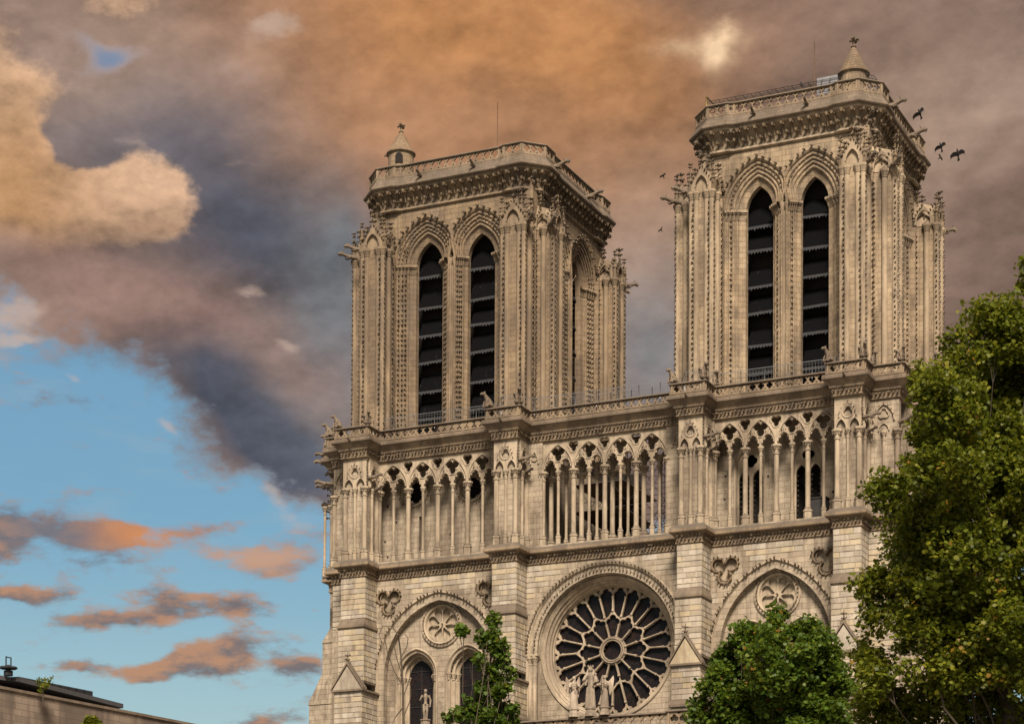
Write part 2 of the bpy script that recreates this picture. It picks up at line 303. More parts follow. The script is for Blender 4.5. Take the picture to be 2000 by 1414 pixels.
# ------------------------------------------------------------------ mesh helpers
class MB:
    def __init__(s): s.v = []; s.f = []; s.s = []; s.off = 0
    def add(s, verts, faces, smooth=False):
        verts = np.asarray(verts, float); s.v.append(verts)
        o = s.off; s.f.extend([tuple(i+o for i in f) for f in faces]); s.s.extend([smooth]*len(faces)); s.off += len(verts)
        return s
    def box(s, x0, x1, y0, y1, z0, z1):
        v = [(x, y, z) for z in (z0, z1) for y in (y0, y1) for x in (x0, x1)]
        return s.add(v, [(0, 2, 3, 1), (4, 5, 7, 6), (0, 1, 5, 4), (2, 6, 7, 3), (0, 4, 6, 2), (1, 3, 7, 5)])
    def hexa(s, bottom, top):
        v = list(bottom)+list(top); n = len(bottom)
        f = [tuple(range(n-1, -1, -1)), tuple(range(n, 2*n))]+[(i, (i+1) % n, n+(i+1) % n, n+i) for i in range(n)]
        return s.add(v, f)
    def grid(s, rows, closed_u=False, closed_v=False, smooth=False):
        rows = np.asarray(rows, float); a, b = rows.shape[:2]; f = []
        for i in range(a if closed_u else a-1):
            for j in range(b if closed_v else b-1):
                i2, j2 = (i+1) % a, (j+1) % b
                f.append((i*b+j, i*b+j2, i2*b+j2, i2*b+j))
        return s.add(rows.reshape(-1, 3), f, smooth)
    def tube(s, pts, rad, n=8, smooth=True, caps=True, squash=None):
        pts = [np.asarray(p, float) for p in pts]; k = len(pts)
        if not hasattr(rad, '__len__'): rad = [rad]*k
        rows = []; ref = None
        for i in range(k):
            t = pts[min(i+1, k-1)]-pts[max(i-1, 0)]; t = t/(np.linalg.norm(t)+1e-9)
            if ref is None:
                ref = np.array([0, 0, 1.]) if abs(t[2]) < .9 else np.array([1., 0, 0])
            a = np.cross(t, ref); a /= np.linalg.norm(a)+1e-9; b = np.cross(a, t); ref = b
            q = squash if squash else 1.
            rows.append([pts[i]+rad[i]*(math.cos(2*PI*j/n)*a+q*math.sin(2*PI*j/n)*b) for j in range(n)])
        o = s.off
        s.grid(rows, closed_v=True, smooth=smooth)
        if caps:
            s.f.append(tuple(o+j for j in range(n))); s.s.append(False)
            s.f.append(tuple(o+(k-1)*n+j for j in range(n-1, -1, -1))); s.s.append(False)
        return s
    def lathe(s, cx, cy, prof, n=12, smooth=False, a0=0., caps=True):
        rows = [[(cx+r*math.cos(a0+2*PI*j/n), cy+r*math.sin(a0+2*PI*j/n), z) for j in range(n)] for r, z in prof]
        o = s.off
        s.grid(rows, closed_v=True, smooth=smooth)
        if caps:
            s.f.append(tuple(o+j for j in range(n-1, -1, -1))); s.s.append(False)
            s.f.append(tuple(o+(len(prof)-1)*n+j for j in range(n))); s.s.append(False)
        return s
    def sweep(s, path, prof, closed=False, smooth=False, close_prof=True):
        """prof: (outward, z) pairs; outward is to the right of the walking direction"""
        p = [np.array(q, float) for q in path]; k = len(p); rows = []
        for i in range(k):
            if closed or 0 < i < k-1:
                d1 = p[i]-p[i-1]; d2 = p[(i+1) % k]-p[i]
            elif i == 0: d1 = d2 = p[1]-p[0]
            else: d1 = d2 = p[-1]-p[-2]
            n1 = np.array([d1[1], -d1[0]])/np.linalg.norm(d1); n2 = np.array([d2[1], -d2[0]])/np.linalg.norm(d2)
            nn = n1+n2; nn = nn/max(.35, nn.dot(n1)) if np.linalg.norm(nn) > 1e-6 else n1
            rows.append([(p[i][0]+nn[0]*o, p[i][1]+nn[1]*o, z) for o, z in prof])
        o = s.off; m = len(prof)
        s.grid(rows, closed_u=closed, closed_v=close_prof, smooth=smooth)
        if not closed and close_prof:
            s.f.append(tuple(o+j for j in range(m))); s.s.append(False)
            s.f.append(tuple(o+(k-1)*m+j for j in range(m-1, -1, -1))); s.s.append(False)
        return s
    def inst(s, mesh, mats, smooth=False):
        mv, mf = mesh; mv = np.asarray(mv, float); h = np.c_[mv, np.ones(len(mv))]
        for M in mats: s.add((h @ np.asarray(M, float).T)[:, :3], mf, smooth)
        return s
    def mesh(s, name):
        me = bpy.data.meshes.new(name)
        v = np.concatenate(s.v) if s.v else np.zeros((0, 3))
        me.from_pydata(v.tolist(), [], s.f)
        me.polygons.foreach_set('use_smooth', s.s); me.update()
        return me
    def build(s, name, mat, parent=None):
        return link(name, s.mesh(name), mat, parent)
def link(name, me, mat=None, parent=None):
    o = bpy.data.objects.new(name, me); COL.objects.link(o)
    if mat is not None and not me.materials: me.materials.append(mat)
    if parent is not None: o.parent = parent
    return o
def copy_of(o, parent=None, loc=None, rz=None):
    c = o.copy(); COL.objects.link(c)
    if parent is not None: c.parent = parent
    if loc is not None: c.location = loc
    if rz is not None: c.rotation_euler = (0, 0, rz)
    return c
def empty(name, loc=(0, 0, 0)):
    o = bpy.data.objects.new(name, None); COL.objects.link(o); o.location = loc; o.empty_display_size = .5; return o
def tag(o, label=None, cat=None, group=None, kind=None):
    if label: o['label'] = label
    if cat: o['category'] = cat
    if group: o['group'] = group
    if kind: o['kind'] = kind
    return o
def T(x, y, z, rz=0., s=1., rx=0., ry=0.):
    M = Matrix.Translation((x, y, z)) @ Matrix.Rotation(rz, 4, 'Z') @ Matrix.Rotation(ry, 4, 'Y') @ Matrix.Rotation(rx, 4, 'X')
    sx, sy, sz = s if hasattr(s, '__len__') else (s, s, s)
    return np.array(M @ Matrix.Diagonal((sx, sy, sz, 1)))
def plate(loops, y0, y1, bevel=0.):
    """flat pierced slab in the X-Z plane between depths y0 < y1; first loop outlines, the others pierce; returns (verts, faces)"""
    cu = bpy.data.curves.new('tmp', 'CURVE'); cu.dimensions = '2D'; cu.fill_mode = 'BOTH'
    cu.extrude = max((y1-y0)/2-bevel, .0005); cu.bevel_depth = bevel; cu.bevel_resolution = 0; cu.offset = -bevel
    for lp in loops:
        sp = cu.splines.new('POLY'); sp.points.add(len(lp)-1)
        for i, (x, z) in enumerate(lp): sp.points[i].co = (x, z, 0, 1)
        sp.use_cyclic_u = True
    o = bpy.data.objects.new('tmp', cu); COL.objects.link(o)
    dg = bpy.context.evaluated_depsgraph_get()
    me = bpy.data.meshes.new_from_object(o.evaluated_get(dg))
    n = len(me.vertices); v = np.empty(n*3); me.vertices.foreach_get('co', v); v = v.reshape(-1, 3)
    f = [tuple(p.vertices)[::-1] for p in me.polygons]
    bpy.data.objects.remove(o); bpy.data.curves.remove(cu); bpy.data.meshes.remove(me)
    return np.c_[v[:, 0], v[:, 2]+(y0+y1)/2, v[:, 1]], f
def rect(x0, x1, z0, z1): return [(x0, z0), (x1, z0), (x1, z1), (x0, z1)]
def circle(cx, cz, r, n=32): return [(cx+r*math.cos(2*PI*i/n), cz+r*math.sin(2*PI*i/n)) for i in range(n)]
def foil(cx, cz, a, b, k, rot=PI/2, n=None):
    n = n or k*10; out = []
    for i in range(n):
        th = 2*PI*i/n; ph = (th-rot+PI/k) % (2*PI/k)-PI/k
        s_ = b*b-(a*math.sin(ph))**2
        r = a*math.cos(ph)+math.sqrt(max(s_, 0)); out.append((cx+r*math.cos(th), cz+r*math.sin(th)))
    return out
def union_head(c, circles, t0, t1, n=28):
    """outline of a union of circles seen from c, swept from angle t0 to t1"""
    out = []
    for i in range(n+1):
        th = t0+(t1-t0)*i/n; d = (math.cos(th), math.sin(th)); best = .02
        for x, z, r in circles:
            ox, oz = c[0]-x, c[1]-z; b = ox*d[0]+oz*d[1]; q = b*b-(ox*ox+oz*oz-r*r)
            if q >= 0: best = max(best, -b+math.sqrt(q))
        out.append((c[0]+best*d[0], c[1]+best*d[1]))
    return out
def arch_pts(cx, zs, s, h, d=0., n=12):
    """pointed arch of half-span s and rise h, offset by d, left spring to right spring"""
    R = (s*s+h*h)/(2*s); a = math.acos(max(-1, min(1, (R-s)/(R+d)))); L = []
    for i in range(n+1):
        t = a*i/n; L.append((cx+(R-s)-(R+d)*math.cos(t), zs+(R+d)*math.sin(t)))
    return L+[(2*cx-x, z) for x, z in L[-2::-1]]
def arch_loop(cx, z0, zs, s, h, d=0., n=12):
    return [(cx+s+d, z0), ]+arch_pts(cx, zs, s, h, d, n)[::-1]+[(cx-s-d, z0)]
def roll_profile(p0, p1, rolls, r, seg=5):
    """from p0 to p1 in (delta, y) with half-round rolls standing out towards the opening"""
    p0, p1 = np.array(p0, float), np.array(p1, float); t = (p1-p0); L = np.linalg.norm(t); t /= L
    nrm = np.array([-t[1], t[0]])
    if nrm[1] > 0: nrm = -nrm
    out = [tuple(p0)]
    for k in range(rolls):
        c = p0+t*L*(k+.5)/rolls
        for i in range(seg+1):
            a = PI*i/seg; q = c-t*r*math.cos(a)+nrm*r*math.sin(a); out.append(tuple(q))
    out.append(tuple(p1)); return out
def arch_sweep(mb, cx, zs, s, h, prof, z0=None, n=12, lim=None, smooth=False):
    """mouldings (delta, y) carried up the left jamb, round the arch and down the right jamb. lim=(side,xmax): squeeze towards a pier"""
    R = (s*s+h*h)/(2*s); rows = []
    def sq(x, t, d):
        return x
    for dlt, y in prof:
        a = math.acos(max(-1, min(1, (R-s)/(R+dlt)))); row = []
        for side in (-1, 1):
            half = []
            def place(x, z, f):
                X = x
                if lim and lim[0] == side:
                    m = lim[1]; off = x-s                       # distance beyond the opening edge
                    k = f*f*(3-2*f)
                    off = off*(.5+.5*k) if off > 0 else off
                    X = min(s+off, m)
                return (cx+side*X, y, z)
            if z0 is not None: half.append(place(s+dlt, z0, 0.))
            for i in range(n+1):
                t = a*i/n
                half.append(place((R+dlt)*math.cos(t)-(R-s), zs+(R+dlt)*math.sin(t), min(1., (i/n)/.55)))
            row += half if side == -1 else half[-2::-1]
        rows.append(row)
    mb.grid(rows, smooth=smooth); return mb
# a crocket: a small curled leaf standing out along -Y, about one unit long
def _crocket():
    pts = [(0, 0, -.25), (0, -.35, .0), (0, -.8, .28), (0, -1.0, .10), (0, -.92, -.14)]; wd = [.30, .30, .34, .38, .12]; th = [.22, .20, .22, .26, .10]
    rows = []
    for p, w, t in zip(pts, wd, th):
        rows.append([(p[0]-w, p[1], p[2]), (p[0], p[1], p[2]+t), (p[0]+w, p[1], p[2]), (p[0], p[1], p[2]-t)])
    m = MB().grid(rows, closed_v=True); m.f.append((16, 17, 18, 19)); m.s.append(False)
    return np.concatenate(m.v), m.f
CROCKET = _crocket()
def crock_M(x, y, z, rz=0., s=.2, tilt=0.):
    j = random.uniform(-.25, .25); q = s*random.uniform(.8, 1.15)
    return T(x, y, z, rz+j, q, tilt+random.uniform(-.2, .2))
def roll_along(mb, pts, y, r, n=6, closed=False):
    P3 = [(x, y, z) for x, z in pts]
    if closed:
        k = len(P3); rows = []
        for i in range(k):
            a, b = np.array(P3[i-1]), np.array(P3[(i+1) % k]); t = b-a; t /= np.linalg.norm(t)+1e-9
            nn = np.array([-t[2], 0, t[0]])
            rows.append([np.array(P3[i])+r*(math.cos(2*PI*j/n)*nn+math.sin(2*PI*j/n)*np.array([0, 1, 0])) for j in range(n)])
        mb.grid(rows, closed_u=True, closed_v=True, smooth=True)
    else: mb.tube(P3, r, n)
    return mb

# ------------------------------------------------------------------ ground
def build_ground():
    m, g, b = new_mat('parvis_paving')
    geo = g.node('ShaderNodeNewGeometry'); P = geo.outputs['Position']
    bt = g.node('ShaderNodeTexBrick'); g.put(bt.inputs['Vector'], P); bt.inputs['Scale'].default_value = 1.
    bt.inputs['Brick Width'].default_value = .9; bt.inputs['Row Height'].default_value = .6; bt.inputs['Mortar Size'].default_value = .012
    bt.inputs['Color1'].default_value = (.15, .13, .11, 1); bt.inputs['Color2'].default_value = (.2, .175, .15, 1); bt.inputs['Mortar'].default_value = (.1, .09, .08, 1)
    g.put(b.inputs['Base Color'], g.mix(g.m('MULTIPLY', g.noise(P, .25, 5, .6), .5), bt.outputs['Color'], (.17, .15, .13)))
    o = MB().add([(-2500, -2500, 0), (2500, -2500, 0), (2500, 2500, 0), (-2500, 2500, 0)], [(0, 1, 2, 3)]).build('ground', m)
    tag(o, kind='structure')
build_ground()

# ================================================================== the cathedral
CATH = tag(empty('cathedral', (0, 0, 0)), 'pale limestone gothic cathedral front with two square belfry towers and a rose window', 'cathedral')
BUT = [(-20.6, -18.61), (-8.38, -6.5), (5.58, 7.36), (16.56, 18.45)]
XL, XR, DB = -22.3, 20.5, 1.74
ZA, ZG, ZC = 37.3, 38.62, 46.0           # lower wall top, gallery floor, gallery cornice bottom
def front_path(p=DB, y0=0., side=True):
    P = [(XL, 13.), (XL, 4.2), (XL-1.5, 4.2), (XL-1.5, 2.2), (XL, 2.2), (XL, y0)] if side else [(XL, y0)]
    for a, b in BUT: P += [(a, y0), (a, -p), (b, -p), (b, y0)]
    P += [(XR, y0), (XR, 2.2), (XR+1.5, 2.2), (XR+1.5, 4.2), (XR, 4.2), (XR, 13.)] if side else [(XR, y0)]
    return P
def offset_path(path, o, closed=False):
    m = MB().sweep(path, [(o, 0), (o, 1)], closed, close_prof=False)
    v = m.v[0]; return [tuple(v[2*i][:2]) for i in range(len(path))]

# ---- real ashlar: every block is proud of the mortar behind it
BLOCKS = []      # (corner, u, n, w, h, proud)
def ashlar(org, u, n, L, z0, z1, test=None, big=1., row=.38):
    k = math.ceil(z0/row-1e-6); edges = [z0]+[q*row for q in range(k, int(z1/row)+2) if z0+.1 < q*row < z1-.1]+[z1]
    u, n, org = np.array(u, float), np.array(n, float), np.array(org, float)
    for a, b in zip(edges[:-1], edges[1:]):
        x = 0.; first = True
        while x < L-1e-6:
            w = random.uniform(.55, 1.15)*big
            if first and int(round(a/row)) % 2: w *= .6
            first = False
            if L-x-w < .4: w = L-x
            if test is None or not any(test(org+u*(x+w*i), z) for i in (0, .5, 1) for z in (a, b)):
                BLOCKS.append((org+u*x+np.array([0, 0, a]), u, n, w, b-a, random.choice((.018, .022, .026, .034))))
            x += w

def band(name, path, prof, mat, parent=CATH, closed=False):
    return MB().sweep(path, prof, closed).build(name, mat, parent)

# ---- lower wall with rose and the two twin-window bays
RX, RZ, RR = -.46, 31.08, 4.47
def bay_params(i):
    a, b = BUT[i][1], BUT[i+1][0]; return a, b, (a+b)/2
def trefoil_loop(x, z): return foil(x, z, .56, .46, 3, -PI/2, 48)
lw = MB()
def in_bay(x, z, i):
    a, b, c = bay_params(i); s = (b-a)/2-.12
    for dx in (-1, 1):
        if math.hypot(x-(c+dx*(s-.9)), z-35.75) < 1.25: return True
    if z < 30.3: return abs(x-c) < s+.2
    R = (s*s+5.75**2)/(2*s)
    q = abs(x-c); return math.hypot(q+(R-s), z-30.3) < R+.25
for i in (0, 2):
    a, b, c = bay_params(i); s = (b-a)/2-.12
    tref = [trefoil_loop(c+dx*(s-.9), 35.75) for dx in (-1, 1)]
    lw.add(*plate([rect(a-.4, b+.4, 20., ZA+.2), arch_loop(c, 20.3, 30.3, s-.55, 5.2)]+tref, 0., .55))
    for t in tref:
        m = MB().add(*plate([[((x-t[0][0])*1.12+t[0][0], z) for x, z in t]], .28, .5)); m.build('trefoil_panel', PLAIN, CATH)
    for t, dx in zip(tref, (-1, 1)):
        m = MB(); roll_along(m, t, -.02, .085, 6, True); cx, cz = c+dx*(s-.9), 35.75
        roll_along(m, [(cx+(x-cx)*.8, cz+(z-cz)*.8) for x, z in t], .14, .05, 6, True)
        m.inst(CROCKET, [crock_M(t[q][0]+(t[q][0]-cx)*.12, -.02, t[q][1]+(t[q][1]-cz)*.12, 0, .17) for q in range(0, 48, 2)])
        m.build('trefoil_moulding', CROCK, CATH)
    # great arch over the twin windows
    m = MB(); arch_sweep(m, c, 30.3, s-.55, 5.2, roll_profile((0., .62), (.5, -.02), 3, .075)+[(.56, -.14), (.66, -.12), (.7, .02)], 20.3, 14)
    great = m.build('great_arch', PLAIN, CATH)
    m = MB(); R = ((s-.55)**2+5.2**2)/(2*(s-.55))
    for d, yy, step, sz in ((.62, -.16, .36, .2), (.22, .22, .42, .16)):
        ap = arch_pts(c, 30.3, s-.55, 5.2, d, 30)
        acc = 0.
        for (x0, z0), (x1, z1) in zip(ap[:-1], ap[1:]):
            acc += math.hypot(x1-x0, z1-z0)
            if acc > step: acc -= step; m.inst(CROCKET, [crock_M(x1, yy, z1, 0, sz)])
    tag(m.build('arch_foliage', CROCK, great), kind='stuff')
    # tympanum with blind rosette and two lancets
    oc = (c, 33.82); lx = (c-2.05, c+2.05) if i == 0 else (c-1.9, c+1.9)
    tym = MB(); ls, lh = 1.62, 1.95; zsl = 30.25
    tym.add(*plate([arch_loop(c, 20.3, 30.3, s-.5, 5.25), circle(*oc, 1.28, 40)]+[arch_loop(x, 20.3, zsl, ls, lh, 0, 10) for x in lx], .55, .95))
    tym.build('tympanum_wall', STONE, CATH)
    ros = MB().lathe(0, 0, [(1.25, 0), (1.3, -.12), (1.42, -.17), (1.5, -.08), (1.56, -.16), (1.66, -.12), (1.68, .02)], 40, caps=False)
    v = np.concatenate(ros.v); ros = MB().add(np.c_[v[:, 0]+oc[0], v[:, 2]+.56, v[:, 1]+oc[1]], ros.f)
    ro = ros.build('blind_rosette', PLAIN, CATH)
    pet = [foil(oc[0]+.82*math.cos(q*PI/4+PI/8), oc[1]+.82*math.sin(q*PI/4+PI/8), .0, .36, 1, 0, 16) for q in range(8)]
    k8 = []
    for q in range(8):
        a0 = q*PI/4+PI/8
        hd = union_head((.78, 0), [(.88, 0, .33), (.8, .0, .3)], -1.9, 1.9, 14)
        lp = [(.26, -.05)]+hd+[(.26, .05)]
        k8.append([(oc[0]+x*math.cos(a0)-z*math.sin(a0), oc[1]+x*math.sin(a0)+z*math.cos(a0)) for x, z in lp])
    MB().add(*plate([circle(*oc, 1.34, 40)]+k8, .62, .8)).build('rosette_tracery', PLAIN, ro)
    MB().add(*plate([circle(*oc, 1.34, 40)], .84, .9)).build('rosette_back', PLAIN, ro)
    m = MB().inst(CROCKET, [crock_M(oc[0]+1.47*math.cos(q*PI/16), .42, oc[1]+1.47*math.sin(q*PI/16), 0, .15) for q in range(32)])
    m.inst(CROCKET, [crock_M(oc[0], .6, oc[1], 0, .2)]); tag(m.build('rosette_foliage', CROCK, ro), kind='stuff')
    for x in lx:
        m = MB(); arch_sweep(m, x, zsl-.05, .95, 1.25, roll_profile((0., 1.5), (.64, .5), 3, .1)+[(.7, .42), (.8, .47), (.8, .58)], 20.3, 12)
        lo = m.build('lancet_surround', PLAIN, CATH)
        m = MB(); ap = arch_pts(x, zsl, .95, 1.25, .42, 16)
        m.inst(CROCKET, [crock_M(px_, .78, pz_, 0, .17) for px_, pz_ in ap[1:-1]])
        tag(m.build('lancet_foliage', CROCK, lo), kind='stuff')
        # leaded panes with saddle bars
        for k in range(8):
            z0, z1 = 20.3+k*1.3, 20.3+(k+1)*1.3-.04
            if k < 7: MB().add(*plate([rect(x-.97, x+.97, z0, z1)], 1.42, 1.46)).build('pane', GLASS, lo)
        MB().add(*plate([arch_loop(x, 29.4, zsl-.05, .97, 1.27)], 1.42, 1.46)).build('pane', GLASS, lo)
        m = MB()
        for k in range(1, 9): m.box(x-.95, x+.95, 1.37, 1.41, 20.3+k*1.3-.05, 20.3+k*1.3-.01)
        m.box(x-.02, x+.02, 1.38, 1.415, 20.3, 31.2); m.build('saddle_bars', IRON, lo)
        m = MB()
        for sx in (-1, 1):
            for q, (d, y) in enumerate(((.12, 1.3), (.34, .95), (.56, .62))):
                m.lathe(x+sx*(.95+d), y, [(.11, 29.75), (.13, 29.8), (.12, 29.85), (.22, 30.15), (.24, 30.17), (.24, 30.27)], 8)
        m.build('shaft_capitals', PLAIN, lo)
    ashlar((a, 0, 0), (1, 0, 0), (0, -1, 0), b-a, 22.2, ZA-.02, lambda p, z, i=i: in_bay(p[0], z, i))
# central bay
a, b, _ = bay_params(1)
hole = [(RX+5.2, 24.), ]+[(RX+5.2*math.cos(t), RZ+5.2*math.sin(t)) for t in np.linspace(0, PI, 40)]+[(RX-5.2, 24.)]
lw.add(*plate([rect(a-.4, b+.4, 20., ZA+.2), hole], 0., .5))
lw.add(*plate([rect(RX-5.4, RX+5.4, 21., RZ+5.5), circle(RX, RZ, 5.02, 64)], .46, .9))
for x0, x1, y0 in ((XL, BUT[0][0]+.1, .01), (BUT[3][1]-.1, XR, .01)):
    lw.box(x0, x1, y0, .6, 20., ZA+.2)
lw.build('lower_facade_wall', STONE, CATH)
ashlar((a, 0, 0), (1, 0, 0), (0, -1, 0), b-a, 22.2, ZA-.02, lambda p, z: math.hypot(p[0]-RX, z-RZ) < 6.25 or (z < RZ and abs(p[0]-RX) < 6.2))
ashlar((XL, .0, 0), (1, 0, 0), (0, -1, 0), BUT[0][0]-XL, 34., ZA-.02)
ashlar((BUT[3][1], .0, 0), (1, 0, 0), (0, -1, 0), XR-BUT[3][1], 22.2, ZA-.02)
core = MB().box(XL+.02, XR-.02, 1.7, 16., 0.02, 38.4).box(XL+.02, XR-.02, .58, 1.72, .02, 20.5)
core.box(XL-1.5, XL+.1, 2.2, 4.2, 33.6, 38.4).box(XR-.1, XR+1.5, 2.2, 4.2, 33.6, 38.4)
core.box(XL-2.0, XL+.1, 2.0, 4.6, 29., 33.6).box(XL-3.0, XL+.1, 1.8, 5., .02, 29.).box(XR-.1, XR+2.4, 1.8, 5., .02, 33.6)
core.hexa([(XL-2.05, 1.95, 33.55), (XL, 1.95, 33.55), (XL, 4.65, 33.55), (XL-2.05, 4.65, 33.55)], [(XL-1.5, 2.2, 34.6), (XL, 2.2, 34.6), (XL, 4.2, 34.6), (XL-1.5, 4.2, 34.6)])
core.hexa([(XL-3.1, 1.75, 28.9), (XL, 1.75, 28.9), (XL, 5.05, 28.9), (XL-3.1, 5.05, 28.9)], [(XL-2.05, 2.0, 31.2), (XL, 2.0, 31.2), (XL, 4.6, 31.2), (XL-2.05, 4.6, 31.2)])
core.build('body_wall', STONE, CATH)

# ---- the rose window
def build_rose():
    m = MB()
    def ring(prof, n=96):
        rows = [[(RX+r*math.cos(2*PI*j/n), y, RZ+r*math.sin(2*PI*j/n)) for j in range(n)] for r, y in prof]
        m.grid(rows, closed_v=True)
    ring([(RR-.02, 1.75), (RR-.02, 1.3), (RR+.06, 1.22), (RR+.06, 1.05), (RR+.16, .98), (RR+.2, .84), (RR+.34, .74), (RR+.36, .6), (RR+.48, .5), (5.06, .36), (5.12, .47)])
    # hood and outer orders: round above, carried on nook shafts below
    arch_sweep(m, RX, RZ, 5.0, 5.0, roll_profile((.12, .42), (.66, .05), 2, .11)+[(.72, -.02), (.8, -.14), (.95, -.2), (1.04, -.1), (1.1, .03)], 24., 28)
    rose = m.build('rose_surround', PLAIN, CATH)
    m = MB()
    for d, yy, num, sz in ((5.9, -.2, 62, .19), (5.42, .05, 60, .17)):
        for q in range(num+1):
            t = PI*q/num; m.inst(CROCKET, [crock_M(RX+d*math.cos(t), yy, RZ+d*math.sin(t), 0, sz)])
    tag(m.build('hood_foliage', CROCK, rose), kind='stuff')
    for sx in (-1, 1):
        m = MB()
        for d in (5.35, 5.72): m.lathe(RX+sx*d, -.02, [(.15, 30.2), (.16, 30.25), (.14, 30.3), (.25, 30.62), (.28, 30.64), (.28, 30.82)], 8)
        m.box(RX+sx*5.55-.52, RX+sx*5.55+.52, -.28, .2, 30.82, 30.98); m.build('jamb_capitals', PLAIN, rose)
    for sx in (-1, 1):
        for d in (5.35, 5.72): MB().lathe(RX+sx*d, -.02, [(.13, 24.), (.13, 30.22)], 8, True).build('nook_shaft', PLAIN, rose)
    # tracery: 24 outer lights, 12 inner lights and the hub
    def pol(loop, ang): return [(RX+x*math.cos(ang)-z*math.sin(ang), RZ+x*math.sin(ang)+z*math.cos(ang)) for x, z in loop]
    outer, inner = [], []
    sw = .06
    for k in range(24):
        # spokes at k*15deg; light k lies between spoke k and k+1; even spokes rise from the tips of the inner lights
        ang = math.radians(15*k+7.5+90)
        w = lambda r: r*math.tan(math.radians(7.5))-sw
        hd = union_head((3.98, 0), [(3.95, .22, .25), (3.95, -.22, .25), (4.22, 0, .24)], -2.0, 2.0, 26)
        tipL, tipR = (2.3, 2.74) if k % 2 else (2.74, 2.3)
        lp = [(tipL+.05, -w(tipL+.05)), (3.72, -w(3.72))]+hd+[(3.72, w(3.72)), (tipR+.05, w(tipR+.05)), (2.47, .02)]
        outer.append(pol(lp, ang))
    for k in range(12):
        ang = math.radians(30*k+90)
        w = lambda r: r*math.tan(math.radians(15))-sw*1.05
        hd = union_head((2.02, 0), [(2.0, .25, .275), (2.0, -.25, .275), (2.29, 0, .25)], -2.0, 2.0, 26)
        inner.append(pol([(1.02, -w(1.02)), (1.8, -w(1.8))]+hd+[(1.8, w(1.8)), (1.02, w(1.02))], ang))
    hub = foil(RX, RZ, .56, .17, 12, PI/2, 96)
    rim = []
    for k in range(24):        # small spandrel piercings at the rim
        ang = math.radians(15*k+90); rim.append(pol([(4.22, 0.), (4.44, -.12), (4.46, 0), (4.44, .12)], ang))
    m = MB().add(*plate([circle(RX, RZ, 4.56, 96)]+outer+inner+[hub]+rim, 1.4, 1.58, .02))
    m.build('tracery', PLAIN, rose)
    m = MB(); n = 48
    for r0, y in ((.86, 1.3), (.72, 1.33)):
        roll_along(m, circle(RX, RZ, r0, 48), y, .07, 6, True)
    m.build('hub_ring', PLAIN, rose)
    def spoke_mesh(r0, r1, rad):
        return MB().lathe(0, 0, [(rad*1.5, r0), (rad*1.5, r0+.09), (rad*1.2, r0+.14), (rad, r0+.18), (rad, r1-.22), (rad*1.25, r1-.2), (rad*1.1, r1-.17), (rad*1.6, r1-.04), (rad*1.7, r1)], 8).mesh('spoke')
    mo, mi = spoke_mesh(2.4, 3.86, .062), spoke_mesh(.93, 1.9, .066)
    for me in (mo, mi): me.materials.append(PLAIN)
    mo2 = spoke_mesh(2.78, 3.86, .062); mo2.materials.append(PLAIN)
    for k in range(24):
        o = link('spoke', mo2 if k % 2 == 0 else mo, None, rose); o.location = (RX, 1.4, RZ); o.rotation_euler = (0, math.radians(-15*k), 0)
    for k in range(12):
        o = link('spoke', mi, None, rose); o.location = (RX, 1.4, RZ); o.rotation_euler = (0, math.radians(-30*k-15), 0)
    # zig-zag roll along the heads of the inner lights
    for lp in outer+inner+[hub]:
        c_ = np.mean(lp, 0); q = [(c_[0]+(x-c_[0])*1.06, c_[1]+(z-c_[1])*1.06) for x, z in lp]
        MB().add(*plate([q], 1.66, 1.69)).build('pane', GLASS, rose)
build_rose()

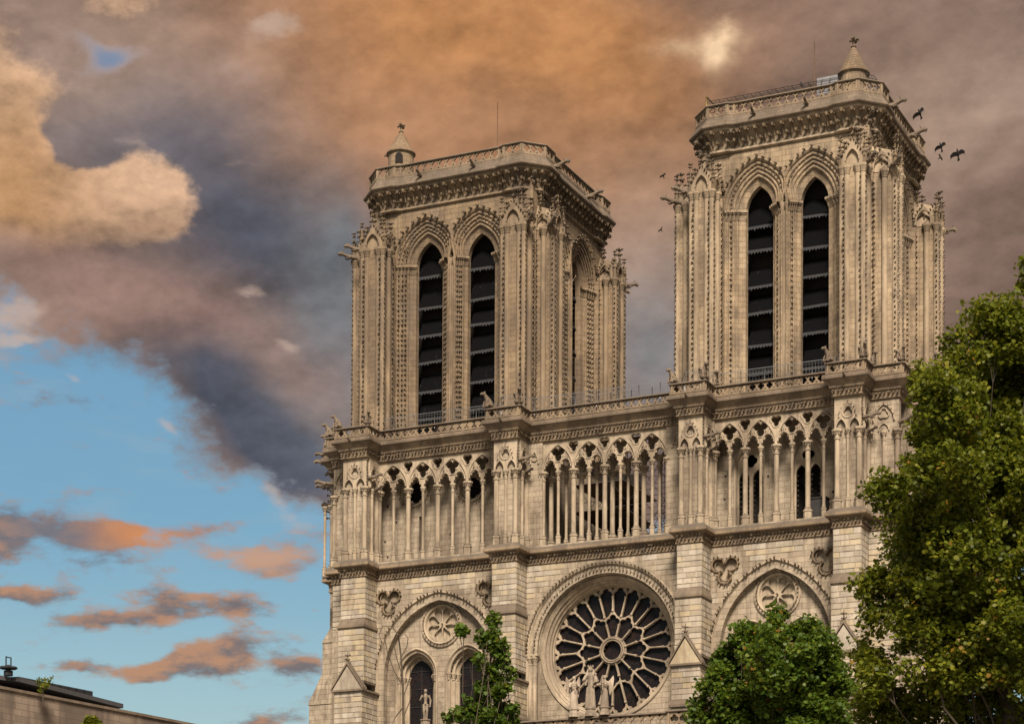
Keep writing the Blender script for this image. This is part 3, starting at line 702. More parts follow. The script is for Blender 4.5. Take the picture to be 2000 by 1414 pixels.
# ---- buttresses of the lower wall
def build_buttress(i):
    xl, xr = BUT[i]; m = MB(); e = .1
    m.box(xl, xr, -DB, .1, 34.05, ZA+.1)
    m.box(xl-.06, xr+.06, -1.98, .1, 29.6, 33.55)
    m.box(xl-.14, xr+.14, -2.36, .1, .02, 29.1)
    B = m.build('buttress', MORTAR, CATH)
    led = MB()
    led.hexa([(xl-.14, -2.1, 33.62), (xr+.14, -2.1, 33.62), (xr+.14, .05, 33.62), (xl-.14, .05, 33.62)], [(xl-.14, -2.1, 33.78), (xr+.14, -2.1, 33.78), (xr+.14, .05, 33.78), (xl-.14, .05, 33.78)])
    led.hexa([(xl-.13, -2.06, 33.78), (xr+.13, -2.06, 33.78), (xr+.13, .05, 33.78), (xl-.13, .05, 33.78)], [(xl+.01, -DB+.01, 34.3), (xr-.01, -DB+.01, 34.3), (xr-.01, .05, 34.3), (xl+.01, .05, 34.3)])
    led.hexa([(xl-.08, -2.0, 33.5), (xr+.08, -2.0, 33.5), (xr+.08, .05, 33.5), (xl-.08, .05, 33.5)], [(xl-.1, -2.06, 33.61), (xr+.1, -2.06, 33.61), (xr+.1, .05, 33.61), (xl-.1, .05, 33.61)])
    led.build('weathering', DARKST, B)
    # gabled offset with finial
    c, hw = (xl+xr)/2, (xr-xl)/2+.22; g = MB(); yf = -2.5
    g.add([(c-hw, yf, 29.05), (c+hw, yf, 29.05), (c, yf, 30.75), (c-hw, -1.9, 29.05), (c+hw, -1.9, 29.05), (c, -1.9, 30.75)], [(0, 1, 2), (0, 2, 5, 3), (1, 4, 5, 2), (3, 5, 4), (0, 3, 4, 1)])
    g.build('gable', BLOCK, B)
    g = MB()
    for s_ in (-1, 1):
        g.hexa([(c+s_*(hw+.12), yf-.08, 28.98), (c, yf-.08, 30.88), (c, -1.95, 30.88), (c+s_*(hw+.12), -1.95, 28.98)][::s_], [(c+s_*(hw+.12), yf-.08, 29.16), (c, yf-.08, 31.06), (c, -1.95, 31.06), (c+s_*(hw+.12), -1.95, 29.16)][::s_])
    g.box(c-hw-.1, c+hw+.1, yf-.06, 0, 28.9, 29.04)
    g.build('gable_coping', DARKST, B)
    f = MB().lathe(c, -2.42, [(.09, 30.9), (.07, 31.1), (.13, 31.16), (.06, 31.25), (.05, 31.5), (.03, 31.75)], 6)
    f.inst(CROCKET, [crock_M(c+.05*math.cos(t), -2.42+.05*math.sin(t), z, t+PI/2, .17) for z in (31.2, 31.5) for t in (0, PI/2, PI, -PI/2)])
    f.build('finial', CROCK, B)
    g = MB().sweep([(xl-.14, .0), (xl-.14, -2.36), (xr+.14, -2.36), (xr+.14, .0)], [(0, 26.1), (.16, 26.14), (.16, 26.3), (.02, 26.62), (-.05, 26.62), (-.05, 26.1)])
    g.build('lower_weathering', DARKST, B)
    for (e, p, z0, z1) in ((0., DB, 34.3, ZA-.02), (.06, 1.98, 29.7, 33.5), (.14, 2.36, 22.2, 26.1), (.14, 2.36, 26.62, 28.9)):
        f = None
        if (e, z0) == (.06, 29.7): f = lambda q, z: z < 31.0
        ashlar((xl-e, -p, 0), (1, 0, 0), (0, -1, 0), xr-xl+2*e, z0, z1)
        ashlar((xr+e, -p, 0), (0, 1, 0), (1, 0, 0), p, z0, z1)
        ashlar((xl-e, .0, 0), (0, -1, 0), (-1, 0, 0), p, z0, z1)
for i in range(4): build_buttress(i)

# ---- lower cornice with its leaf frieze, carrying the open gallery
FP = front_path()
low_prof = [(-.35, ZA), (.03, ZA), (.10, ZA+.05), (.10, ZA+.13), (.05, ZA+.16), (.09, ZA+.55), (.2, ZA+.68), (.44, ZA+.74), (.48, ZA+.80), (.48, ZA+.98), (.16, ZA+1.3), (-.35, ZA+1.3)]
LC = band('lower_cornice', FP, low_prof, WEATH)
def frieze(name, path, out, z, step, size, parent, closed=False, rows=1, dz=.22):
    P = offset_path(path, out, closed); P = P+[P[0]] if closed else P; m = MB()
    for (x0, y0), (x1, y1) in zip(P[:-1], P[1:]):
        L = math.hypot(x1-x0, y1-y0); n = max(1, int(L/step)); rz = math.atan2(y1-y0, x1-x0)
        for r in range(rows):
            for k in range(n):
                t = (k+.5+.25*(r % 2))/n; m.inst(CROCKET, [crock_M(x0+(x1-x0)*t, y0+(y1-y0)*t, z+r*dz, rz, size)])
    return tag(m.build(name, CROCK, parent), kind='stuff')
frieze('leaf_frieze', FP[4:-4], .06, ZA+.27, .25, .22, LC, rows=2, dz=.27)

# ---- the open gallery
def column_mesh(rad, z0=ZG, z1=43.9, leaves=True):
    k = rad; m = MB()
    m.lathe(0, 0, [(k*1.75, z0), (k*1.75, z0+.42), (k*1.6, z0+.48), (k*1.9, z0+.5), (k*1.9, z0+.62), (k*1.3, z0+.68), (k*1.45, z0+.74), (k*1.1, z0+.8)], 8, a0=PI/8)
    m.lathe(0, 0, [(k, z0+.78), (k*.97, z1-.66), (k*1.25, z1-.64), (k*1.25, z1-.58), (k*1.02, z1-.56), (k*1.1, z1-.4), (k*1.6, z1-.2), (k*1.75, z1-.18)], 12)
    m.lathe(0, 0, [(k*1.85, z1-.18), (k*2.1, z1-.12), (k*2.1, z1+.01)], 8, a0=PI/8)
    if leaves: m.inst(CROCKET, [crock_M(k*1.1*math.cos(t), k*1.1*math.sin(t), z1-.3, t+PI/2, k*.9) for t in np.arange(8)*PI/4])
    me = m.mesh('column'); me.materials.append(PLAIN); return me
THICK, THIN = column_mesh(.172), column_mesh(.105)
def gallery_tracery(a, b, n, y0, zt=ZC+.05):
    """pierced arcade head from a to b: n great arches of two lights each"""
    w = (b-a)/n; h = w/4; out = [(a, zt), (a, 43.88)]
    for k in range(2*n):
        cx = a+(k+.5)*w/2; hs = w/4-.07
        hd = union_head((cx, 44.2), [(cx-.2, 44.1, .24), (cx+.2, 44.1, .24), (cx, 44.42, .235)], PI+.3, -.3, 24)
        out += [(cx-hs, 43.88)]+hd+[(cx+hs, 43.88)]
    out += [(b, 43.88), (b, zt)]
    holes = []
    for k in range(n):
        cx = a+(k+.5)*w
        holes.append(foil(cx, 45.12, .28, .265, 3, -PI/2, 36))
        for s_ in (-1, 1):
            holes.append([(cx+s_*.62, 44.62), (cx+s_*.86, 44.5), (cx+s_*.72, 44.95)][::s_])
        if k: holes.append(foil(a+k*w, 45.52, .19, .195, 3, -PI/2, 30))
    pl = plate([out]+holes, y0-.1, y0+.2, .03)
    m = MB().add(*pl)
    for k in range(n):
        cx = a+(k+.5)*w
        roll_along(m, arch_pts(cx, 43.9, w/2-.02, 1.84, 0, 10), y0-.12, .075, 6)
        roll_along(m, circle(cx, 45.1, .6, 24), y0-.11, .045, 5, True)
        m.inst(CROCKET, [crock_M(cx+.47*math.cos(t), y0-.1, 45.1+.47*math.sin(t), 0, .1) for t in (PI/2, PI/2+2.09, PI/2-2.09)])
        for s_ in (-1, 1):
            roll_along(m, [(cx+s_*w/4+.42*math.cos(t), 44.2+.5*math.sin(t)) for t in np.linspace(-.2, PI+.2, 12)], y0-.12, .05, 5)
        if k: roll_along(m, foil(a+k*w, 45.52, .22, .26, 3, -PI/2, 30), y0-.1, .04, 5, True)
    return m
BAYS = [(-18.55, -8.9, 4), (-5.35, 4.15, 4), (7.55, 16.4, 4)]
for bi, (a, b, n) in enumerate(BAYS):
    tr = gallery_tracery(a, b, n, .2).build('gallery_arcade', PLAIN, CATH)
    ends = [tr]
    if bi == 1:
        tb = link('gallery_arcade', tr.data, None, CATH); tb.location = (0, 1.4, 0); ends.append(tb)
    for q, par in enumerate(ends):
        for k in range(2*n+1):
            o = link('column', THICK if k % 2 == 0 else THIN, None, par); o.location = (a+(b-a)*k/(2*n), .22, 0)
# solid pieces between arcade and buttress
for x0, x1 in ((-18.7, -18.5), (-8.95, -8.3), (-6.6, -5.3), (4.1, 5.65), (7.3, 7.6), (16.35, 16.65)): MB().box(x0, x1, -.02, .5, ZG-.1, ZC+.05).build('gallery_pier', STONE, CATH)
for x0, x1 in ((XL, BUT[0][0]+.1), (BUT[3][1]-.1, XR)): MB().box(x0, x1, .04, .5, ZG-.1, ZC+.05).build('gallery_pier', STONE, CATH)
MB().box(XL-1.5, XL+.3, 2.2, 4.2, ZG-.1, ZC+.05).build('gallery_pier', STONE, CATH); MB().box(XR-.3, XR+1.5, 2.2, 4.2, ZG-.1, ZC+.05).build('gallery_pier', STONE, CATH)
# gallery floor, the tower walls behind it
m = MB().box(XL+.05, XR-.05, -.25, 2.2, ZG-.35, ZG-.02); m.build('gallery_floor', STONE, CATH)
def ppx(u, v, Y): p = onY(u, v, Y); return p[0], p[2]
WY = 1.75
c1, c2 = ppx(810, 961, WY), ppx(921, 951, WY); s1, s2 = ppx(822, 1040, WY), ppx(942, 1025, WY)
holesN = [circle(*c1, .88, 28), circle(*c2, .88, 28), rect(s1[0]-.16, s1[0]+.16, s1[1]-1.3, s1[1]+1.2), rect(s2[0]-.16, s2[0]+.16, s2[1]-1.25, s2[1]+1.2)]
winS = [ppx(1465, 960, WY)[0], ppx(1577, 945, WY)[0]]
def two_light(x): return [(x+1.0, 39.0), ]+arch_pts(x, 42.9, 1.0, 1.75, 0, 10)[::-1]+[(x-1.0, 39.0)]
m = MB().add(*plate([rect(XL+.03, -6.3, ZG-.3, 46.9)]+holesN, WY, WY+.6))
m.box(-6.5, -6.28, WY+.1, 15.5, ZG-.3, 46.9).box(XL+.02, XL+.3, WY+.1, 14, ZG-.3, 46.9).box(XL, -6.3, 14., 14.3, ZG-.3, 46.9).build('gallery_back_wall', STONE, CATH)
m = MB().add(*plate([rect(5.3, XR-.03, ZG-.3, 46.9)]+[two_light(x) for x in winS], WY, WY+.6))
m.box(5.28, 5.5, WY+.1, 14.6, ZG-.3, 46.9).box(XR-.3, XR-.02, WY+.1, 14, ZG-.3, 46.9).box(5.3, XR, 14., 14.3, ZG-.3, 46.9).build('gallery_back_wall', STONE, CATH)
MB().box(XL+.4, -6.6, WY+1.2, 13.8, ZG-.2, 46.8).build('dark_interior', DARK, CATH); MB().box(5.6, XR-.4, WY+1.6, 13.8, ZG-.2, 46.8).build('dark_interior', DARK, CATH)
for cx, cz in (c1, c2):
    m = MB(); roll_along(m, circle(cx, cz, 1.02, 32), WY-.04, .1, 6, True); roll_along(m, circle(cx, cz, .88, 32), WY+.1, .06, 6, True)
    m.inst(CROCKET, [crock_M(cx+1.2*math.cos(t), WY-.02, cz+1.2*math.sin(t), 0, .15) for t in np.arange(26)*2*PI/26])
    o = m.build('round_window', PLAIN, CATH)
    MB().add(*plate([circle(cx, cz, .93, 32), foil(cx, cz, .42, .34, 6, PI/2, 60)], WY+.2, WY+.34, .02)).build('window_tracery', PLAIN, o)
for x in winS:
    m = MB(); arch_sweep(m, x, 42.9, .98, 1.72, [(-.04, WY+.5), (.02, WY+.1), (.08, WY-.06), (.18, WY-.08), (.2, WY+.02)], 39., 10)
    o = m.build('belfry_window', PLAIN, CATH)
    hl = [[(cx+.37, 39.05)]+arch_pts(cx, 42.2, .37, .62, 0, 8)[::-1]+[(cx-.37, 39.05)] for cx in (x-.5, x+.5)]
    MB().add(*plate([two_light(x)]+hl+[foil(x, 43.5, .2, .25, 4, PI/2, 40)], WY+.18, WY+.4, .03)).build('window_tracery', PLAIN, o)
    m = MB()
    for cx in (x-.5, x+.5):
        for s_ in (-1, 1):
            for k in range(9): m.inst(CROCKET, [crock_M(cx+s_*.36, WY+.3, 39.4+k*.34, s_*PI/2*-1, .13)])
    tag(m.build('window_crockets', PLAIN, o), kind='stuff')
m = MB()
for u, v in ((668, 1000), (757, 989), (774, 1020), (752, 1058), (883, 1006), (880, 1043), (1417, 930), (1415, 975), (1627, 960), (1500, 930), (1395, 1010), (757, 1088)):
    x, z = ppx(u, v, WY-.01); m.box(x-.07, x+.07, WY-.004, WY+.1, z-.08, z+.08)
tag(m.build('putlog_holes', DARK, CATH), kind='stuff')
m = MB().box(*[ppx(1600, 1000, .9)[0]-.55, ppx(1600, 1000, .9)[0]+.5], .8, 1.5, ZG, ZG+1.5); m.box(ppx(1600, 1000, .9)[0]-.62, ppx(1600, 1000, .9)[0]+.57, .74, 1.56, ZG+1.5, ZG+1.58); m.build('service_box', IRON, CATH)

# buttresses at gallery level: engaged columns, blind arches and a gablet each
def gallery_buttress(i):
    xl, xr = BUT[i]; c = (xl+xr)/2; w = xr-xl; m = MB()
    m.box(xl+.1, xr-.1, -1.42, .3, ZG-.05, ZC+.02)
    B = m.build('gallery_buttress', STONE, CATH)
    yf = -1.42
    def blind(a, b, lights=2):
        hs = (b-a)/(2*lights); out = [(a, ZC+.03), (a, 43.88)]
        for k in range(lights):
            cx = a+(2*k+1)*hs; out += [(cx-hs+.12, 43.88)]+arch_pts(cx, 43.92, hs-.12, .62, 0, 6)+[(cx+hs-.12, 43.88)]
        out += [(b, 43.88), (b, ZC+.03)]; mid = (a+b)/2
        mm = MB().add(*plate([out, foil(mid, 45.0, .12, .2, 3, PI/2, 30)], -.2, -.002, .02))
        ap = arch_pts(mid, 44.65, .58, .95, 0, 8); roll_along(mm, ap, -.2, .055, 6)
        roll_along(mm, circle(mid, 45.0, .4, 24), -.2, .05, 6, True)
        for k in range(lights):
            cx = a+(2*k+1)*hs; roll_along(mm, arch_pts(cx, 43.92, hs-.1, .66, 0, 6), -.2, .045, 5)
        for q in range(0, len(ap), 2): mm.inst(CROCKET, [crock_M(ap[q][0], -.2, ap[q][1]+.08, 0, .13)])
        return mm
    f = blind(-w/2+.02, w/2-.02).build('blind_arcade', PLAIN, B); f.location = (c, yf, 0)
    for sgn in (1, -1):
        f = blind(-.62, .62, 1).build('blind_arcade', PLAIN, B); f.location = (xr-.1 if sgn > 0 else xl+.1, -.68, 0); f.rotation_euler = (0, 0, sgn*PI/2)
    for x, y, me in ((xl+.2, yf-.1, THICK), (c, yf-.12, THIN), (xr-.2, yf-.1, THICK), (xr-.02, -.02, THICK), (xr-.02, -.75, THIN), (xl+.02, -.02, THICK), (xl+.02, -.75, THIN)):
        o = link('engaged_column', me, None, B); o.location = (x, y, 0)
    m = MB()
    for x, rz in ((xl, -.8), (xr, .8)):
        for k in range(9): m.inst(CROCKET, [crock_M(x, yf-.15, 44.05+k*.22, rz, .16)])
    tag(m.build('corner_crockets', CROCK, B), kind='stuff')
for i in range(4): gallery_buttress(i)
# corner of the side walls
m = MB()
for x in (XL+.1, XR-.1):
    o = link('engaged_column', THICK, None, CATH); o.location = (x, -.02, 0)
    for y in (2.25, 4.15): o = link('engaged_column', THICK, None, CATH); o.location = (x+(1.5 if x > 0 else -1.5), y, 0)
for k in (0, 1): o = link('engaged_column', THIN, None, CATH); o.location = ((XR+BUT[3][1])/2+k*.0, .0+k*9, 0)
def wall_gablet(cx, y):
    mm = MB(); ap = arch_pts(0, 44.55, .72, 1.15, 0, 8); roll_along(mm, ap, -.06, .06, 6); roll_along(mm, foil(0, 45.05, .16, .2, 3, PI/2, 30), -.05, .05, 6, True)
    roll_along(mm, arch_pts(0, 43.92, .36, .5, 0, 6), -.05, .05, 5)
    for q in range(0, len(ap), 2): mm.inst(CROCKET, [crock_M(ap[q][0], -.06, ap[q][1]+.08, 0, .13)])
    o = mm.build('wall_gablet', PLAIN, CATH); o.location = (cx, y, 0)
wall_gablet((XR+BUT[3][1])/2, .03); wall_gablet((XL+BUT[0][0])/2, .03)
for cx in (-5.9, 4.85, 7.5): 
    mm = MB(); roll_along(mm, arch_pts(0, 44.5, .3, .9, 0, 8), -.05, .05, 6); roll_along(mm, circle(0, 44.9, .2, 16), -.04, .04, 5, True)
    o = mm.build('wall_gablet', PLAIN, CATH); o.location = (cx, -.03, 0)

# ---- upper cornice and the balustrade above
up_prof = [(-.4, ZC), (.03, ZC), (.1, ZC+.06), (.1, ZC+.12), (.05, ZC+.16), (.12, ZC+.5), (.22, ZC+.6), (.24, ZC+.72), (.5, ZC+1.02), (.56, ZC+1.04), (.58, ZC+1.14), (.58, ZC+1.38), (.3, ZC+1.48), (-.4, ZC+1.48)]
UC = band('upper_cornice', FP, up_prof, WEATH)
frieze('leaf_frieze', FP[4:-4], .08, ZC+.34, .27, .24, UC, rows=1)
frieze('leaf_frieze', FP[4:-4], .16, ZC+.56, .22, .13, UC, rows=1)
band('drip_edge', FP, [(.585, ZC+1.06), (.62, ZC+1.1), (.62, ZC+1.3), (.585, ZC+1.36)], SLAB, UC)
m = MB().box(XL+.1, -6.0, -.1, 13., ZC+.85, ZC+1.4).box(5.0, XR-.1, -.1, 13., ZC+.85, ZC+1.4).box(-6.0, 5.0, -.1, 2.2, ZC+.85, ZC+1.4)
for a, b in BUT: m.box(a+.05, b-.05, -DB+.1, .2, ZC+.85, ZC+1.41)
m.build('terrace_floor', SLAB, CATH)

def quatrefoil_panel(L, h, step, thick=.14):
    n = max(1, int(round(L/step))); w = L/n; holes = []; r = min(w, h)*.5
    for k in range(n):
        cx = (k+.5)*w; holes.append(foil(cx, h/2, r*.46, r*.46, 4, 0, 32))
        if k:
            q = k*w; d = r*.26
            holes.append([(q-d, h*.97), (q, h*.97-d*1.3), (q+d, h*.97)][::-1]); holes.append([(q-d, h*.03), (q+d, h*.03), (q, h*.03+d*1.3)])
    return plate([rect(0, L, 0, h)]+holes, -thick/2, thick/2, .015)
def balustrade(path, out, z0, h, step, parent, closed=False, cope=.16, name='balustrade', mat=None):
    mat = mat or TPLAIN
    P = offset_path(path, out, closed); P2 = P+[P[0]] if closed else P
    B = MB().sweep(path, [(out-cope-.02, z0+h), (out+cope, z0+h), (out+cope+.05, z0+h+.05), (out+cope, z0+h+.13), (out, z0+h+.18), (out-cope-.02, z0+h+.13)], closed).build(name, DARKST, parent)
    MB().sweep(path, [(out-.13, z0-.12), (out+.13, z0-.12), (out+.13, z0-.02), (out+.09, z0), (out-.09, z0), (out-.13, z0-.02)], closed).build('base_rail', mat, B if parent is CATH else parent)
    for (x0, y0), (x1, y1) in zip(P2[:-1], P2[1:]):
        L = math.hypot(x1-x0, y1-y0)
        if L < .25: continue
        mm = MB().add(*quatrefoil_panel(L-.2, h, step)); mm.box(-.13, 0., -.12, .12, -.0, h); mm.box(L-.2, L-.07, -.12, .12, 0., h)
        o = mm.build('balustrade_panel', mat, B if parent is CATH else parent); o.location = (x0+(x1-x0)/L*.1, y0+(y1-y0)/L*.1, z0); o.rotation_euler = (0, 0, math.atan2(y1-y0, x1-x0))
    return B
balustrade(FP, .3, ZC+1.6, .5, .6, CATH)
# balustrade of the gallery below the rose
GP = [(XL, -.2), (BUT[0][0]-.2, -.2), (BUT[0][0]-.2, -2.7), (BUT[0][1]+.2, -2.7), (BUT[0][1]+.2, -2.2), (BUT[1][0]-.2, -2.2), (BUT[1][0]-.2, -2.7), (BUT[1][1]+.2, -2.7), (BUT[1][1]+.2, -2.2),
      (BUT[2][0]-.2, -2.2), (BUT[2][0]-.2, -2.7), (BUT[2][1]+.2, -2.7), (BUT[2][1]+.2, -2.2), (BUT[3][0]-.2, -2.2), (BUT[3][0]-.2, -2.7), (BUT[3][1]+.2, -2.7), (BUT[3][1]+.2, -.2), (XR, -.2)]
balustrade(GP, 0., 24.85, .9, .7, CATH)
band('lower_gallery_floor', GP, [(.3, 23.6), (.35, 24.6), (.2, 24.72), (-2.5, 24.72), (-2.5, 23.6)], PLAIN)

# ================================================================== towers
def gargoyle_mesh(L=1.3, r=.17):
    m = MB()
    m.tube([(0, .3, 0), (0, -.2*L, .02), (0, -.55*L, .06), (0, -.8*L, .16), (0, -.95*L, .2), (0, -1.12*L, .12)], [r*1.1, r*1.05, r*.9, r*.75, r*.85, r*.4], 8)
    for s in (-1, 1):
        m.tube([(s*r*.5, -.86*L, .28), (s*r*.9, -.8*L, .42)], [r*.3, .01], 5)
        m.tube([(s*r*.9, -.35*L, 0), (s*r*1.2, -.5*L, -.12), (s*r*.8, -.66*L, -.1)], [r*.35, r*.3, r*.2], 5)
    m.tube([(0, -.92*L, .08), (0, -1.08*L, 0)], [r*.4, r*.2], 5)
    me = m.mesh('gargoyle'); me.materials.append(DARKST); return me
GARG = gargoyle_mesh(); GARG_S = gargoyle_mesh(.85, .13)
def finial(m, x, y, z, h=.8):
    m.lathe(x, y, [(.07*h, z), (.06*h, z+.35*h), (.15*h, z+.42*h), (.06*h, z+.5*h), (.05*h, z+.85*h), (.09*h, z+.9*h), (.0*h+.01, z+1.1*h)], 6)
    m.inst(CROCKET, [crock_M(x, y, z+q*h, t, .3*h) for q in (.45, .85) for t in (0, PI/2, PI, -PI/2)])
def tower(cx, cy, W, bx, bw, wo, ws, pr=1.3, turret=None, rod=None, kind=''):
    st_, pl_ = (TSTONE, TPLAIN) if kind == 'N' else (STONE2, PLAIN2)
    Z0, ZS, ZT = 47.2, 60.85, 66.4
    h = 1.8; depth = .72; WB = W; W = W-.42; pr = pr+.42
    TW = MB()
    # plan of frieze and parapet: square with projecting clipped corners
    def plan(o=0.):
        q = WB; e = .2; c = 1.25; a = q+e; pts = []
        one = [(-(q-2.55), -q), ]
        P = []
        for k in range(4):
            f = [(q-2.9, -q), (q-2.45, -a), (a-c, -a), (a, -(a-c)), (a, -(q-2.45)), (q, -(q-2.9))]
            r = k*PI/2
            P += [(x*math.cos(r)-y*math.sin(r), x*math.sin(r)+y*math.cos(r)) for x, y in f]
        return P
    PL = plan()
    # wall: four pierced faces
    lf = [p for p in arch_pts(-wo, ZS, ws, h, 1.5, 14) if p[0] < -.02]
    holes = [[(lf[0][0], Z0+.2)]+lf+[(-p[0], p[1]) for p in lf[::-1]]+[(-lf[0][0], Z0+.2)]]
    holes[0].reverse()
    fv, ff = plate([rect(-W+.02, W-.02, Z0, ZT)]+holes, -W, -W+.5)
    for k in range(4): TW.inst((fv, ff), [T(0, 0, 0, k*PI/2)])
    tw = TW.build('tower', st_, CATH); tw.location = (cx, cy, 0)
    MB().box(-WB+.3, WB-.3, -WB+.3, WB-.3, ZT+.2, ZT+.9).build('tower_roof', SLAB, tw)
    MB().box(-W+2., W-2., -W+2., W-2., Z0, ZT).build('belfry_shade_box', DARK, tw)  # solid near-black box added to stand for the shade inside the belfry
    # one side, then three copies
    parts = []
    for s in (-1, 1):
        m = MB(); prof = [(-.03, -W+depth+.25), (0., -W+depth-.15), (.36, -W+depth-.27), (.4, -W+depth-.32)]
        prof += roll_profile((.42, -W+depth-.34), (1.42, -W+.06), 4, .1, 5)[1:]
        prof += [(1.48, -W-.05), (1.58, -W-.12), (1.7, -W-.1), (1.75, -W+.02)]
        arch_sweep(m, s*wo, ZS, ws, h, prof, Z0+.2, 12, lim=(-s, wo))
        parts.append(m.build('arch_surround', st_, tw))
        # capitals of the jamb shafts: a stepped band at the springing
        for sd in (-1, 1):
            m = MB(); f = .5 if sd == -s else 1.
            pl = [(d*(f if d > 0 else 1.), y) for d, y in prof[1:-3]]
            for (o0, z_0, o1, z_1) in ((0.03, ZS-.5, .16, ZS-.14), (.2, ZS-.12, .26, ZS-.02), (.3, ZS, .3, ZS+.17)):
                rows = []
                for zz, oo in ((z_0, -.05), (z_0, o0), (z_1, o1), (z_1, -.05)):
                    rows.append([(s*wo+sd*min(ws+d-oo*.75, wo if sd == -s else 9), y-oo*.75, zz) for d, y in pl])
                m.grid(rows)
            parts.append(m.build('jamb_capitals', pl_, tw))
        # crocket rows in the hollows of the jambs and round the arch
        m = MB()
        for d, yy, sz in (((.67, -W+.26, .17), (.92, -W+.2, .17), (1.18, -W+.1, .17)) if kind == 'N' else ((.92, -W+.2, .17),)):
            for sd in (-1, 1):
                f = .5 if sd == -s else 1.
                z = Z0+.9
                while z < ZS-.5: m.inst(CROCKET, [crock_M(s*wo+sd*(ws+d*f), yy, z, -sd*.75*-1*0+sd*-.0, sz)]); z += .37
            ap = arch_pts(s*wo, ZS+.3, ws, h, d, 11)
            m.inst(CROCKET, [crock_M(x, yy-.02, z, 0, sz*1.05) for x, z in ap if -s*x < .05 or True and abs(x) > .0 and (x*s > .02)])
        parts.append(tag(m.build('jamb_crockets', CROCK, tw), kind='stuff'))
        m = MB(); ap = [p for p in arch_pts(s*wo, ZS, ws, h, 1.68, 9) if p[0]*s > .12 and p[1] > ZS+.6]
        for x, z in ap:
            m.inst(CROCKET, [crock_M(x, -W-.04, z+.06, 0, .34 if kind == 'N' else .3, .35)])
        parts.append(tag(m.build('hood_crockets', CROCK, tw), kind='stuff'))
        # louvres with scalloped lower edge
        nl = 7
        for q in range(nl):
            zz = Z0+.4+q*2.05+random.uniform(-.28, .28); hh = 1.75; n = 9; lw_ = ws+.02
            out = [(lw_, .26), (-lw_, .26), (-lw_, .14)]
            for j in range(n):
                x0 = -lw_+2*lw_*j/n; out += [(x0+.03, .05), (x0+lw_/n, random.uniform(-.16, .0)), (x0+2*lw_/n-.03, .05)]
            out += [(lw_, .14)]
            lm = MB().add(*plate([rect(-lw_, lw_, .16, hh)], -.03, .03))
            o = lm.build('louvre', LOUVRE, tw); o.location = (s*wo, -W+depth+.22, zz); o.rotation_euler = (-math.radians(24+random.uniform(-4, 4)), random.uniform(-.025, .025), 0); parts.append(o)
            fo = MB().add(*plate([out[::-1]], -.07, -.034)).build('louvre_fringe', FRINGE, tw); fo.location = o.location; fo.rotation_euler = o.rotation_euler; parts.append(fo)
    # central pier shaft
    m = MB()
    for x in (-.18, .18): m.lathe(x, -W+.1, [(.12, Z0), (.12, ZS-.4), (.2, ZS-.1), (.24, ZS+.15)], 10)
    m.box(-.3, .3, -W+.14, -W+depth+.2, Z0, ZS+.2); parts.append(m.build('pier_shaft', pl_, tw))
    # buttresses
    for s in (-1, 1):
        m = MB(); x0, x1 = s*bx-bw/2, s*bx+bw/2; y0, y1 = -W-pr, -W+.1; zc = 61.85
        m.box(x0+.1, x1-.1, y0+.1, y1, Z0, zc)
        m.box(x0-.22, x1+.22, y0-.2, y1, Z0, Z0+.8)
        m.box(x0-.1, x0+.2, -W-.35, y1, Z0, zc); m.box(x1-.2, x1+.1, -W-.35, y1, Z0, zc)
        B = m.build('tower_buttress', st_, tw); parts.append(B)
        m = MB()
        for x, y in ((x0+.14, y0+.14), (x1-.14, y0+.14), (x0+.0, y0+.8), (x1-.0, y0+.8), (x0+.5, y0+.12), (x1-.5, y0+.12)):
            m.lathe(x, y, [(.19, Z0), (.19, zc-.45), (.23, zc-.43), (.19, zc-.38), (.31, zc-.08), (.33, zc-.06), (.33, zc+.1)], 10)
        parts.append(m.build('buttress_shafts', pl_, tw))
        m = MB(); z = Z0+.95
        while z < zc-.4:
            for x, y, rz in ((x0+.02, y0+.1, -PI/2*.8), (x1-.02, y0+.1, PI/2*.8), (x0+.32, y0+.02, -.2), (x1-.32, y0+.02, .2), (x0-.05, -W-.4, -PI/2*.7), (x1+.05, -W-.4, PI/2*.7)):
                m.inst(CROCKET, [crock_M(x, y, z, rz, .18)])
            z += .37
        parts.append(tag(m.build('buttress_crockets', CROCK, tw), kind='stuff'))
        # gablet, side gablets, pinnacles
        m = MB(); hw = bw/2-.02; gz = zc+.08; ga = 1.75
        def gab(hw, ga):
            g = plate([[(-hw, 0), (-hw*.52, 0)]+[(x, z) for x, z in arch_pts(0, .35, hw*.52, .75, 0, 6)]+[(hw*.52, 0), (hw, 0), (hw, .3), (0, ga), (-hw, .3)]], -.09, .09, .02); return g
        m.inst(gab(hw, ga), [T(s*bx, y0+.12, gz)])
        for sd in (-1, 1): m.inst(gab(pr/2-.02, 1.5), [T(s*bx+sd*(hw-.1), y0+pr/2+.1, gz, sd*PI/2)])
        m.add([(x0+.15, y0+.2, gz), (x1-.15, y0+.2, gz), (s*bx, y0+.2, gz+ga-.25), (x0+.15, y1, gz), (x1-.15, y1, gz), (s*bx, y1, gz+ga+.4)], [(0, 1, 2), (0, 2, 5, 3), (1, 4, 5, 2), (0, 3, 4, 1)])
        roll_along(m, [(s*bx+x, z+gz) for x, z in arch_pts(0, .35, hw*.55, .8, 0, 6)], y0+.02, .05, 5)
        parts.append(m.build('gablet', pl_, tw))
        m = MB()
